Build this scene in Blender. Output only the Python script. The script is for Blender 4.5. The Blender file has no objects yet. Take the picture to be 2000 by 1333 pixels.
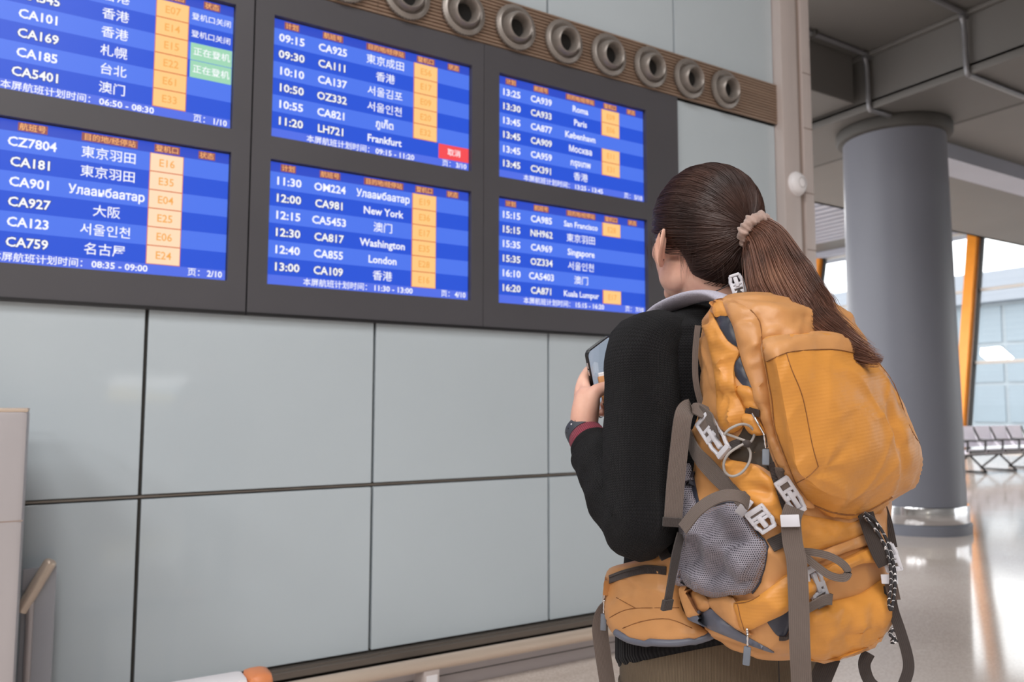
import bpy, bmesh, math, random
import numpy as np
from mathutils import Vector, Matrix, noise
from mathutils.bvhtree import BVHTree
from mathutils.geometry import delaunay_2d_cdt

SC = bpy.context.scene
COL = SC.collection
random.seed(7)
RNG = np.random.default_rng(11)
R = math.radians

# ------------------------------------------------------------------ camera
# world: X runs along the display wall, Y towards it, Z up; metres
CAM_H = 1.25
YAW, PITCH, ROLL = R(31.181), R(4.808), R(0.082)
FPX = 1524.17                               # focal length in pixels of a 2000 px wide frame
WALL = 3.281                                # distance of the display wall
fwd = Vector((math.sin(YAW) * math.cos(PITCH), math.cos(YAW) * math.cos(PITCH), math.sin(PITCH)))
rgt0 = Vector((math.cos(YAW), -math.sin(YAW), 0))
up0 = rgt0.cross(fwd)
rgt = rgt0 * math.cos(ROLL) + up0 * math.sin(ROLL)
upv = -rgt0 * math.sin(ROLL) + up0 * math.cos(ROLL)
CAM = Vector((0, 0, CAM_H))
cam_d = bpy.data.cameras.new('camera')
cam = bpy.data.objects.new('camera', cam_d)
COL.objects.link(cam)
m = Matrix((rgt, upv, -fwd)).transposed().to_4x4()
m.translation = CAM
cam.matrix_world = m
cam_d.sensor_width = 36
cam_d.lens = FPX / 2000 * 36
cam_d.clip_start = 0.02
cam_d.clip_end = 400
cam_d.dof.use_dof = True
cam_d.dof.focus_distance = 1.16
cam_d.dof.aperture_fstop = 6.0
SC.camera = cam

# ------------------------------------------------------------------ exposure, sky, unseen hall lamps
SC.view_settings.view_transform = 'Standard'
SC.view_settings.look = 'None'
SC.view_settings.gamma = 1
SC.view_settings.use_curve_mapping = False
SC.view_settings.exposure = 0.0
w = bpy.data.worlds.new('overcast_sky')
SC.world = w
w.use_nodes = True
bg = w.node_tree.nodes['Background']
bg.inputs[0].default_value = (0.97, 0.985, 1.0, 1)      # even overcast sky
bg.inputs[1].default_value = 3.6


def unseen_hall_lamp(x, y, z, sx, sy, power, tint=(1, 0.985, 0.97)):
    d = bpy.data.lights.new('unseen_ceiling_lamp', 'AREA')
    d.shape = 'RECTANGLE'
    d.size, d.size_y, d.energy, d.color = sx, sy, power, tint
    o = bpy.data.objects.new('unseen_ceiling_lamp', d)
    o.location = (x, y, z)
    COL.objects.link(o)
    return o


LAMP = 216
for lx in (-9.0, -5.0, -1.0):
    for ly in (-9.0, -5.0, -1.0):
        unseen_hall_lamp(lx, ly, 6.85, 2.2, 2.2, LAMP)
for lx, ly in ((12.5, 11.0), (16.5, 11.5), (16.0, 16.0)):    # unseen lamps added in the high bay to brighten the orange mullions
    unseen_hall_lamp(lx, ly, 6.55, 1.0, 1.0, 420)


# ------------------------------------------------------------------ pixel rays on known planes of the place
def ray(x, y):
    return fwd + rgt * ((x - 1000) / FPX) - upv * ((y - 666.5) / FPX)


def onY(x, y, Y):
    d = ray(x, y)
    return CAM + d * ((Y - CAM.y) / d.y)


def onX(x, y, X):
    d = ray(x, y)
    return CAM + d * ((X - CAM.x) / d.x)


def onZ(x, y, Z):
    d = ray(x, y)
    return CAM + d * ((Z - CAM.z) / d.z)


# ------------------------------------------------------------------ mesh helpers
class MB:
    """collects vertices, faces and uvs, then links ONE mesh object"""

    def __init__(s):
        s.v, s.f, s.uv = [], [], {}

    def add(s, verts, faces, uvs=None):
        o = len(s.v)
        s.v += [tuple(p) for p in verts]
        for i, f in enumerate(faces):
            s.f.append(tuple(o + j for j in f))
            if uvs is not None:
                s.uv[len(s.f) - 1] = uvs[i]
        return s

    def box(s, x0, x1, y0, y1, z0, z1, mtx=None):
        vs = [Vector((x, y, z)) for z in (z0, z1) for y in (y0, y1) for x in (x0, x1)]
        if mtx is not None:
            vs = [mtx @ p for p in vs]
        return s.add(vs, [(0, 2, 3, 1), (4, 5, 7, 6), (0, 1, 5, 4), (2, 6, 7, 3), (0, 4, 6, 2), (1, 3, 7, 5)])

    def bevbox(s, x0, x1, y0, y1, z0, z1, b=0.003, mtx=None):
        bm = bmesh.new()
        bmesh.ops.create_cube(bm, size=1)
        for p in bm.verts:
            p.co = Vector(((x0 + x1) / 2 + p.co.x * (x1 - x0), (y0 + y1) / 2 + p.co.y * (y1 - y0), (z0 + z1) / 2 + p.co.z * (z1 - z0)))
        bmesh.ops.bevel(bm, geom=bm.edges[:], offset=b, segments=2, affect='EDGES', profile=0.6)
        return s.bm(bm, mtx)

    def bm(s, bm, mtx=None):
        bm.verts.index_update()
        vs = [(mtx @ p.co) if mtx is not None else p.co.copy() for p in bm.verts]
        s.add(vs, [tuple(q.index for q in f.verts) for f in bm.faces])
        bm.free()
        return s

    def grid(s, rings, closed=True, cap0=False, cap1=False, uvscale=None):
        """rings: list of equal-length point lists; quads between neighbours"""
        n, k = len(rings[0]), len(rings)
        vs = [p for r_ in rings for p in r_]
        fs, uvs = [], []
        m_ = n if closed else n - 1
        us = np.zeros(n + 1)
        vv = np.zeros(k)
        if uvscale:
            mid = rings[k // 2]
            for j in range(n):
                us[j + 1] = us[j] + (Vector(mid[(j + 1) % n]) - Vector(mid[j])).length
            for i in range(1, k):
                vv[i] = vv[i - 1] + sum((Vector(rings[i][j]) - Vector(rings[i - 1][j])).length for j in range(0, n, max(1, n // 6))) / len(range(0, n, max(1, n // 6)))
        for i in range(k - 1):
            for j in range(m_):
                a, b = i * n + j, i * n + (j + 1) % n
                fs.append((a, b, b + n, a + n))
                if uvscale:
                    uvs.append([(us[j] * uvscale, vv[i] * uvscale), (us[j + 1] * uvscale, vv[i] * uvscale), (us[j + 1] * uvscale, vv[i + 1] * uvscale), (us[j] * uvscale, vv[i + 1] * uvscale)])
        if cap0:
            fs.append(tuple(reversed(range(n))))
            if uvscale: uvs.append([(0, 0)] * n)
        if cap1:
            fs.append(tuple(range((k - 1) * n, k * n)))
            if uvscale: uvs.append([(0, 0)] * n)
        return s.add(vs, fs, uvs if uvscale else None)

    def tube(s, pts, rad, n=8, cap=True, uvscale=None):
        """round tube along points; rad a number or one per point"""
        pts = [Vector(p) for p in pts]
        rs = rad if hasattr(rad, '__len__') else [rad] * len(pts)
        rings = []
        nrm = None
        for i, p in enumerate(pts):
            t = (pts[min(i + 1, len(pts) - 1)] - pts[max(i - 1, 0)]).normalized()
            if nrm is None:
                nrm = t.orthogonal().normalized()
            nrm = (nrm - t * nrm.dot(t)).normalized()
            b = t.cross(nrm)
            rings.append([p + (nrm * math.cos(2 * math.pi * j / n) + b * math.sin(2 * math.pi * j / n)) * rs[i] for j in range(n)])
        return s.grid(rings, True, cap, cap, uvscale)

    def ribbon(s, pts, sides, width, thick, uvscale=1.0, widths=None):
        """flat webbing: centre points, across-directions, width, thickness"""
        pts = [Vector(p) for p in pts]
        rings = []
        for i, p in enumerate(pts):
            t = (pts[min(i + 1, len(pts) - 1)] - pts[max(i - 1, 0)]).normalized()
            a = Vector(sides[i])
            a = (a - t * a.dot(t)).normalized()
            nn = t.cross(a)
            h = (widths[i] if widths else width) / 2
            q = thick / 2
            rings.append([p - a * h - nn * q, p + a * h - nn * q, p + a * h + nn * q, p - a * h + nn * q])
        return s.grid(rings, True, True, True, uvscale)

    def build(s, name, mat, parent=None, smooth=False, angle=None, loc=None):
        me = bpy.data.meshes.new(name)
        me.from_pydata(s.v, [], s.f)
        if s.uv:
            l = me.uv_layers.new(name='uv')
            for p in me.polygons:
                u = s.uv.get(p.index)
                if u:
                    for k_, li in enumerate(p.loop_indices):
                        l.data[li].uv = u[k_]
        me.validate()
        if mat is not None:
            me.materials.append(mat)
        if smooth:
            me.polygons.foreach_set('use_smooth', [True] * len(me.polygons))
            if angle is not None:
                me.set_sharp_from_angle(angle=R(angle))
        me.update()
        return link(name, me, parent, loc)


def link(name, me, parent=None, loc=None):
    o = bpy.data.objects.new(name, me)
    COL.objects.link(o)
    if loc is not None:
        o.location = loc
    if parent is not None:
        o.parent = parent
    return o


def empty(name, loc=(0, 0, 0), rz=0.0, parent=None):
    o = bpy.data.objects.new(name, None)
    o.empty_display_size = 0.1
    o.location = loc
    o.rotation_euler = (0, 0, rz)
    COL.objects.link(o)
    if parent is not None:
        o.parent = parent
    return o


def tag(o, label, cat, group=None, kind=None):
    if label: o['label'] = label
    if cat: o['category'] = cat
    if group: o['group'] = group
    if kind: o['kind'] = kind
    return o


def struct(o, label=None, cat=None):
    o['kind'] = 'structure'
    if label: o['label'] = label
    if cat: o['category'] = cat
    return o


def copy_tree(o, parent=None):
    c = o.copy()
    COL.objects.link(c)
    c.parent = parent
    for ch in list(o.children):
        copy_tree(ch, c)
    return c


def lathe(profile, n=32, axis='Z'):
    """profile: list of (radius, height) -> rings round Z"""
    return [[Vector((r_ * math.cos(2 * math.pi * j / n), r_ * math.sin(2 * math.pi * j / n), h)) for j in range(n)] for r_, h in profile]


def catmull(pts, per=8, closed=False):
    pts = [Vector(p) for p in pts]
    out = []
    n = len(pts)
    segs = n if closed else n - 1
    for i in range(segs):
        if closed:
            p0, p1, p2, p3 = pts[i - 1], pts[i], pts[(i + 1) % n], pts[(i + 2) % n]
        else:
            p0, p1, p2, p3 = pts[max(i - 1, 0)], pts[i], pts[i + 1], pts[min(i + 2, n - 1)]
        for j in range(per):
            t = j / per
            out.append(0.5 * ((2 * p1) + (p2 - p0) * t + (2 * p0 - 5 * p1 + 4 * p2 - p3) * t * t + (3 * p1 - p0 - 3 * p2 + p3) * t ** 3))
    if not closed:
        out.append(pts[-1].copy())
    return out


def lerp_table(tab, x):
    """tab rows (key, a, b, ...) sorted by key; smooth interpolation of the columns"""
    if x <= tab[0][0]: return tab[0][1:]
    for r0, r1 in zip(tab, tab[1:]):
        if x <= r1[0]:
            t = (x - r0[0]) / (r1[0] - r0[0])
            t = t * t * (3 - 2 * t)
            return tuple(a + (b - a) * t for a, b in zip(r0[1:], r1[1:]))
    return tab[-1][1:]


# ------------------------------------------------------------------ materials
def srgb(r_, g, b):
    return tuple(((c / 255) / 12.92 if c / 255 <= 0.04045 else ((c / 255 + 0.055) / 1.055) ** 2.4) for c in (r_, g, b)) + (1.0,)


class M:
    """small node-material builder"""

    def __init__(s, name, col, rough=0.5, metal=0.0, spec=0.5, coat=0.0, sheen=0.0):
        s.m = bpy.data.materials.new(name)
        s.m.use_nodes = True
        s.nt = s.m.node_tree
        s.b = s.nt.nodes['Principled BSDF']
        s.b.inputs['Base Color'].default_value = col
        s.b.inputs['Roughness'].default_value = rough
        s.b.inputs['Metallic'].default_value = metal
        s.b.inputs['Specular IOR Level'].default_value = spec
        s.b.inputs['Coat Weight'].default_value = coat
        s.b.inputs['Coat Roughness'].default_value = 0.03
        s.b.inputs['Sheen Weight'].default_value = sheen
        s.col = col

    def n(s, t, **kw):
        q = s.nt.nodes.new(t)
        for k_, v_ in kw.items():
            setattr(q, k_, v_)
        return q

    def l(s, a, b):
        s.nt.links.new(a, b)

    def coord(s, which='Object', scale=(1, 1, 1), rot=(0, 0, 0)):
        tc = s.n('ShaderNodeTexCoord')
        mp = s.n('ShaderNodeMapping')
        mp.inputs['Scale'].default_value = scale
        mp.inputs['Rotation'].default_value = rot
        s.l(tc.outputs[which], mp.inputs[0])
        return mp.outputs[0]

    def noise(s, scale, detail=4, vec=None, rough=0.55):
        q = s.n('ShaderNodeTexNoise')
        q.inputs['Scale'].default_value = scale
        q.inputs['Detail'].default_value = detail
        q.inputs['Roughness'].default_value = rough
        if vec is not None: s.l(vec, q.inputs['Vector'])
        return q.outputs['Fac']

    def wave(s, scale, vec=None, direction='X', dist=0.0, dscale=1.0, profile='SIN'):
        q = s.n('ShaderNodeTexWave', bands_direction=direction, wave_profile=profile)
        q.inputs['Scale'].default_value = scale
        q.inputs['Distortion'].default_value = dist
        q.inputs['Detail Scale'].default_value = dscale
        if vec is not None: s.l(vec, q.inputs['Vector'])
        return q.outputs['Fac']

    def ramp(s, fac, stops):
        q = s.n('ShaderNodeValToRGB')
        e = q.color_ramp.elements
        while len(e) < len(stops): e.new(0.5)
        for i, (p, c) in enumerate(stops):
            e[i].position = p
            e[i].color = c
        s.l(fac, q.inputs[0])
        return q.outputs[0]

    def math(s, op, a, b=None):
        q = s.n('ShaderNodeMath', operation=op)
        for i, v_ in enumerate((a, b)):
            if v_ is None: continue
            if isinstance(v_, (int, float)): q.inputs[i].default_value = v_
            else: s.l(v_, q.inputs[i])
        return q.outputs[0]

    def color(s, fac, stops):
        s.l(s.ramp(fac, stops), s.b.inputs['Base Color'])
        return s

    def vary(s, fac, amt=0.15):
        c = s.col
        lo = tuple(v_ * (1 - amt) for v_ in c[:3]) + (1,)
        hi = tuple(min(1, v_ * (1 + amt)) for v_ in c[:3]) + (1,)
        return s.color(fac, [(0.3, lo), (0.7, hi)])

    def bump(s, fac, strength=0.3, dist=0.002, prev=True):
        q = s.n('ShaderNodeBump')
        q.inputs['Strength'].default_value = strength
        q.inputs['Distance'].default_value = dist
        s.l(fac, q.inputs['Height'])
        old = s.b.inputs['Normal'].links
        if old:
            s.l(old[0].from_socket, q.inputs['Normal'])
        s.l(q.outputs[0], s.b.inputs['Normal'])
        return s

    def emit(s, col, strength):
        s.b.inputs['Emission Color'].default_value = col
        s.b.inputs['Emission Strength'].default_value = strength
        return s


def emis(name, rgb, strength=1.0):
    q = M(name, (0.01, 0.01, 0.012, 1), 0.35, spec=0.25)
    q.emit(srgb(*rgb), strength)
    return q.m


# back-painted glass wall, frames, metal
q = M('painted_glass', srgb(181, 190, 196), 0.06, spec=0.28, coat=0.0)
q.vary(q.noise(1.1, 3, q.coord()), 0.025)
GLASSWALL = q.m
q = M('joint_rubber', srgb(58, 55, 50), 0.6)
q.vary(q.noise(30, 3, q.coord()), 0.2)
JOINT = q.m
q = M('joint_trim_metal', srgb(140, 132, 125), 0.42, 0.8)
q.bump(q.noise(140, 2, q.coord(scale=(0.05, 1, 1))), 0.15)
JOINTTRIM = q.m
q = M('charcoal_powdercoat', srgb(76, 74, 78), 0.5, spec=0.35)
q.bump(q.noise(900, 2, q.coord()), 0.06, 0.0005)
q.vary(q.noise(2, 2, q.coord()), 0.05)
CHARCOAL = q.m
q = M('black_bezel', srgb(22, 21, 24), 0.35)
q.bump(q.noise(500, 2, q.coord()), 0.05, 0.0005)
BEZEL = q.m
q = M('bronze_louvre', srgb(150, 127, 110), 0.42, 0.2)
q.vary(q.noise(6, 4, q.coord(scale=(0.4, 1, 8))), 0.12)
LOUVRE = q.m
q = M('nozzle_metal', srgb(142, 134, 128), 0.36, 0.4)
q.vary(q.noise(20, 3, q.coord()), 0.08)
NOZZLE = q.m
q = M('nozzle_dark', srgb(18, 16, 15), 0.7)
q.vary(q.noise(20, 3, q.coord()), 0.2)
DARK = q.m
q = M('brushed_beige_metal', srgb(206, 188, 172), 0.36, 0.4)
q.bump(q.noise(60, 3, q.coord(scale=(0.03, 1, 1))), 0.1, 0.001)
q.vary(q.noise(14, 3, q.coord(scale=(0.05, 1, 1))), 0.06)
RAILMETAL = q.m
q = M('corner_trim_metal', srgb(196, 184, 180), 0.4, 0.2)
q.bump(q.noise(60, 3, q.coord(scale=(1, 1, 0.02))), 0.1, 0.001)
q.vary(q.noise(14, 3, q.coord(scale=(1, 1, 0.04))), 0.05)
TRIM = q.m
q = M('corner_trim_recess_metal', srgb(152, 136, 128), 0.42, 0.25)
q.bump(q.noise(60, 3, q.coord(scale=(1, 1, 0.02))), 0.1, 0.001)
TRIM2 = q.m
q = M('skirting_metal', srgb(172, 164, 164), 0.4, 0.3)
q.bump(q.noise(40, 3, q.coord(scale=(0.03, 1, 1))), 0.12, 0.001)
SKIRT = q.m
q = M('white_plastic', srgb(228, 224, 226), 0.38)
q.vary(q.noise(12, 2, q.coord()), 0.02)
WHITE = q.m

# floor: polished fine terrazzo
q = M('polished_terrazzo', srgb(178, 165, 155), 0.09, spec=0.8)
v = q.n('ShaderNodeTexVoronoi', feature='F1')
v.inputs['Scale'].default_value = 90
q.l(q.coord(), v.inputs['Vector'])
mixn = q.math('ADD', q.math('MULTIPLY', v.outputs['Distance'], 0.5), q.math('MULTIPLY', q.noise(1.3, 5, q.coord()), 0.5))
q.color(mixn, [(0.25, srgb(196, 181, 170)), (0.45, srgb(212, 198, 188)), (0.62, srgb(222, 210, 201))])
FLOOR = q.m
q = M('ceiling_panel', srgb(96, 94, 92), 0.6)
q.vary(q.noise(0.6, 4, q.coord()), 0.06)
CEIL = q.m
q = M('ceiling_seam', srgb(70, 68, 66), 0.7)
q.vary(q.noise(4, 3, q.coord()), 0.1)
SEAM = q.m
q = M('conduit_metal', srgb(126, 126, 130), 0.4, 0.5)
q.vary(q.noise(9, 3, q.coord()), 0.08)
CONDUIT = q.m
q = M('column_paint', srgb(114, 116, 126), 0.42, spec=0.4)
q.vary(q.noise(1.5, 4, q.coord(scale=(1, 1, 0.3))), 0.03)
COLUMN = q.m
q = M('polished_steel', srgb(205, 205, 208), 0.12, 1.0)
q.bump(q.noise(30, 2, q.coord(scale=(1, 1, 0.1))), 0.04, 0.002)
STEEL = q.m
q = M('orange_paint', srgb(240, 150, 45), 0.4)
q.vary(q.noise(3, 3, q.coord()), 0.04)
ORANGE_STEEL = q.m
q = M('grey_transom', srgb(176, 170, 164), 0.4, 0.4)
q.vary(q.noise(3, 3, q.coord()), 0.05)
TRANSOM = q.m
q = M('soffit_paint', srgb(158, 161, 174), 0.6)
q.vary(q.noise(1, 3, q.coord()), 0.05)
SOFFIT = q.m
q = M('clear_glass', (0.96, 0.985, 0.985, 1), 0.0, spec=0.5)
q.b.inputs['Transmission Weight'].default_value = 1.0
q.b.inputs['IOR'].default_value = 1.01
PANE = q.m
q = M('clear_glass', (1, 1, 1, 1), 0.0)
tr = q.n('ShaderNodeBsdfTransparent'); tr.inputs[0].default_value = (0.96, 0.97, 0.97, 1)
gl = q.n('ShaderNodeBsdfGlossy'); gl.inputs[0].default_value = (1, 1, 1, 1); gl.inputs['Roughness'].default_value = 0.02
mx = q.n('ShaderNodeMixShader'); mx.inputs[0].default_value = 0.04
q.l(tr.outputs[0], mx.inputs[1]); q.l(gl.outputs[0], mx.inputs[2])
q.l(mx.outputs[0], q.nt.nodes['Material Output'].inputs[0])
PANE = q.m

# ================================================================== SETTING
X_END = 3.96                                   # where the glass cladding stops
floor = MB().box(-16, 23.2, -16, 26, -0.12, 0.0).build('floor', FLOOR)
struct(floor, 'polished beige terrazzo floor of the hall', 'floor')

# --- display wall: backing, glass panels, joints
wall = MB().box(-14, X_END + 0.1, WALL + 0.04, WALL + 0.25, 0.0, 5.2).build('wall_display', JOINT)
struct(wall, 'pale glass clad wall under and around the flight boards', 'wall')
JX = [0.345, 1.2756, 2.210, 3.1035]            # vertical joints
pitch_x = 0.931
cols = [JX[0] - pitch_x * k for k in range(6, 0, -1)] + JX + [X_END]
Z_PB, Z_JM, Z_BB, Z_BT, Z_VT = 0.189, 0.9055, 1.622, 3.049, 3.312
rows = [(Z_PB, Z_JM), (Z_JM, Z_BB), (Z_BB, 2.335), (2.335, Z_BT), (Z_VT, 4.02), (4.02, 5.1)]
for x0, x1 in zip(cols, cols[1:]):
    for r_i, (z0, z1) in enumerate(rows):
        if r_i in (2, 3) and -0.7 < x1 < 3.2:
            continue                            # behind the flight boards
        g = 0.0065
        zg0 = 0.009
        p = MB().bevbox(x0 + g, x1 - g, WALL + 0.012, WALL + 0.045, z0 + zg0, z1 - (zg0 if r_i != 1 else 0.0), 0.0025).build('glass_panel', GLASSWALL, wall)
for zz in (Z_JM, 4.02):                          # slim metal strip lying in the horizontal joints
    MB().box(-6, X_END, WALL + 0.026, WALL + 0.044, zz - 0.004, zz + 0.004).build('joint_strip', JOINTTRIM, wall)

# --- corner trim post that closes the wall
trim = empty('trim_1', (X_END, WALL, 0))
struct(trim, 'pale metal corner trim closing the glass wall beside the grey column', 'trim')
MB().bevbox(0.0, 0.155, -0.055, 0.30, 0, 5.2, 0.02).build('trim_post', TRIM, trim, True, 40)
MB().bevbox(0.150, 0.205, -0.035, 0.30, 0, 5.2, 0.004).build('trim_recess', TRIM2, trim)
MB().bevbox(0.200, 0.288, -0.05, 0.30, 0, 5.2, 0.008).build('trim_edge', TRIM, trim, True, 40)
for zz in (0.9, 1.62, 2.25, 2.62, 3.05, 3.42):
    MB().box(0.202, 0.286, -0.0515, -0.049, zz, zz + 0.008).build('trim_seam', TRIM2, trim)

# --- base of the wall: channel, skirting, guard rail
base = MB()
base.box(-6, X_END, WALL - 0.035, WALL + 0.04, 0.155, 0.180)
base.box(-6, X_END, WALL - 0.012, WALL + 0.04, 0.180, 0.188)
struct(base.build('trim_2', JOINTTRIM), 'dull metal channel under the lowest glass panels', 'trim')
sk = MB().bevbox(-6, X_END, WALL - 0.055, WALL + 0.04, 0.0, 0.120, 0.004).build('baseboard_display', SKIRT)
struct(sk, 'grey metal skirting at the foot of the glass wall', 'skirting')
MB().box(-6, X_END, WALL - 0.0565, WALL - 0.054, 0.055, 0.059).build('skirting_groove', JOINT, sk)

# --- unseen walls added behind and beside the camera to shut out sky light
q = M('blocker_wall_paint', srgb(178, 176, 172), 0.6)
q.vary(q.noise(0.7, 3, q.coord()), 0.04)
BLOCKW = q.m
struct(MB().box(-16.2, -16, -16, WALL + 0.3, 0, 7.0).build('blocker_wall_left', BLOCKW), 'unseen plain pale wall added on the left against sky light', 'wall')
struct(MB().box(-16, 24, -16.2, -16, 0, 7.2).build('blocker_wall_back', BLOCKW), 'unseen plain pale wall added behind the camera against sky light', 'wall')

# --- exterior ground
ext = MB().box(23.0, 120, -60, 120, -0.9, -0.6).build('ground_outside', SOFFIT)
q = M('apron_concrete', srgb(150, 152, 152), 0.8)
q.vary(q.noise(0.2, 5, q.coord()), 0.08)
ext.data.materials[0] = q.m
struct(ext, 'pale apron ground outside the windows', 'ground')

# --- ceilings
Z_U, Z_L, X_S = 4.80, 4.235, 7.0                # upper level, lower level, the step between them
ceil = empty('ceiling', (0, 0, 0))
struct(ceil, 'dark grey stepped ceiling over the hall', 'ceiling')
MB().box(3.0, X_S, -14, 26, Z_U, Z_U + 0.1).build('ceiling_panel', CEIL, ceil)
MB().box(X_S, X_S + 0.06, -14, 26, Z_L, Z_U + 0.1).build('ceiling_riser', CEIL, ceil)
MB().box(X_S, 8.12, -14, 26, Z_L, Z_L + 0.08).build('ceiling_panel', CEIL, ceil)
MB().box(8.12, 8.18, -14, 26, Z_L, 4.9).build('ceiling_riser', SEAM, ceil)
MB().bevbox(X_S - 0.028, X_S + 0.02, -14, 26, Z_L - 0.022, Z_L + 0.05, 0.01).build('ceiling_edge', CEIL, ceil, True, 40)
MB().bevbox(X_S - 0.055, X_S, -14, 26, Z_U - 0.045, Z_U, 0.012).build('ceiling_cove', CEIL, ceil, True, 40)
for yy in (0.9, 3.05):                          # panel seams across the two levels
    MB().box(X_S - 0.006, X_S, yy, yy + 0.012, Z_L, Z_U).build('panel_seam', SEAM, ceil)
MB().box(X_S, 8.12, 4.6, 4.612, Z_L - 0.004, Z_L).build('panel_seam', SEAM, ceil)
# deep bays beyond the lower level: two long beams and a slatted field
MB().box(8.18, 24.6, -14, 26, 7.35, 7.5).build('ceiling_panel', CEIL, ceil)
MB().box(8.18, 24.0, 6.05, 6.55, 4.78, 5.0).build('ceiling_beam', SOFFIT, ceil)
MB().box(8.18, 24.0, 6.55, 9.2, 5.0, 5.12).build('ceiling_panel', CEIL, ceil)
MB().box(8.18, 24.0, -14, 6.05, 5.0, 5.12).build('ceiling_panel', CEIL, ceil)
MB().box(8.18, 24.4, 9.2, 26, 6.75, 6.85).build('ceiling_panel', CEIL, ceil)
MB().box(8.18, 24.0, 9.12, 9.2, 5.0, 6.85).build('ceiling_riser', CEIL, ceil)
for k in range(26):
    MB().box(11.0 + 0.42 * k, 11.26 + 0.42 * k, 9.3, 25.5, 6.62, 6.70).build('ceiling_slat', SOFFIT, ceil)
# hall ceiling over the photographer, with the riser down to the lower part
MB().box(-16, 3.0, -16, WALL + 0.3, 7.0, 7.15).build('ceiling_panel', CEIL, ceil)
MB().box(2.94, 3.0, -14, WALL + 0.3, Z_U, 7.0).build('ceiling_riser', CEIL, ceil)

# --- conduits that follow the step of the ceiling
def conduit(y, label, r_=0.024):
    pts = [(X_S - 3.4, y, Z_U - r_), (X_S - 0.22, y, Z_U - r_), (X_S - 0.10, y, Z_U - r_ - 0.05), (X_S - 0.065, y, Z_U - 0.17),
           (X_S - 0.055, y, Z_L + 0.10), (X_S - 0.03, y, Z_L - 0.02), (X_S + 0.10, y, Z_L - r_ - 0.002), (8.1, y, Z_L - r_ - 0.002)]
    o = MB().tube(catmull(pts, 5), r_, 10).build('conduit', CONDUIT, None, True)
    for px_ in (X_S - 2.2, X_S - 0.9):
        MB().box(px_, px_ + 0.03, y - 0.045, y + 0.045, Z_U - 2 * r_ - 0.004, Z_U).build('clamp', SEAM, o)
    return tag(o, label, 'conduit', 'conduits along the ceiling step')


conduit(3.66, 'pale grey conduit bending round the ceiling step at the picture edge')
conduit(4.62, 'dark conduit bending down the ceiling step to the column head')
duct = MB().bevbox(6.0, 6.9, 4.75, 5.55, 4.30, 4.80, 0.01).build('ceiling_box', CEIL)
tag(duct, 'pale boxed downstand hanging from the ceiling left of the column head', 'duct')

# --- round column
col = empty('column', (7.775, 4.90, 0))
tag(col, 'thick round grey column with a polished steel base band', 'column')
MB().grid(lathe([(0.535, 0.27), (0.53, 1.2), (0.515, 2.6), (0.505, 4.02), (0.505, 4.22)], 64)).build('shaft', COLUMN, col, True)
MB().grid(lathe([(0.505, 0.10), (0.552, 0.10), (0.556, 0.11), (0.556, 0.265), (0.552, 0.275), (0.5, 0.275)], 64)).build('base_band', STEEL, col, True, 40)
MB().grid(lathe([(0.50, 0.0), (0.575, 0.0), (0.578, 0.085), (0.565, 0.10), (0.5, 0.10)], 64)).build('plinth', COLUMN, col, True, 40)
MB().grid(lathe([(0.50, 4.10), (0.555, 4.11), (0.57, 4.13), (0.57, 4.215), (0.56, 4.23), (0.5, 4.232)], 64)).build('head_collar', SEAM, col, True, 40)

# --- white dome detector on the corner trim
dm = empty('alarm_dome', (4.065, WALL - 0.055, 2.665))
tag(dm, 'small white round dome mounted on the metal corner trim', 'detector')
rot = Matrix.Rotation(R(90), 4, 'X')
MB().grid([[rot @ p for p in r_] for r_ in lathe([(0.001, 0.048), (0.03, 0.046), (0.058, 0.036), (0.072, 0.02), (0.074, 0.012)], 32)], cap0=True).build('dome_cover', WHITE, dm, True)
MB().grid([[rot @ p for p in r_] for r_ in lathe([(0.074, 0.012), (0.078, 0.010), (0.078, 0.0)], 32)]).build('back_plate', WHITE, dm, True, 40)
MB().grid([[rot @ p for p in r_] for r_ in lathe([(0.032, 0.0485), (0.034, 0.0475), (0.030, 0.0470)], 24)]).build('cover_ring', SKIRT, dm, True)

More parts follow.
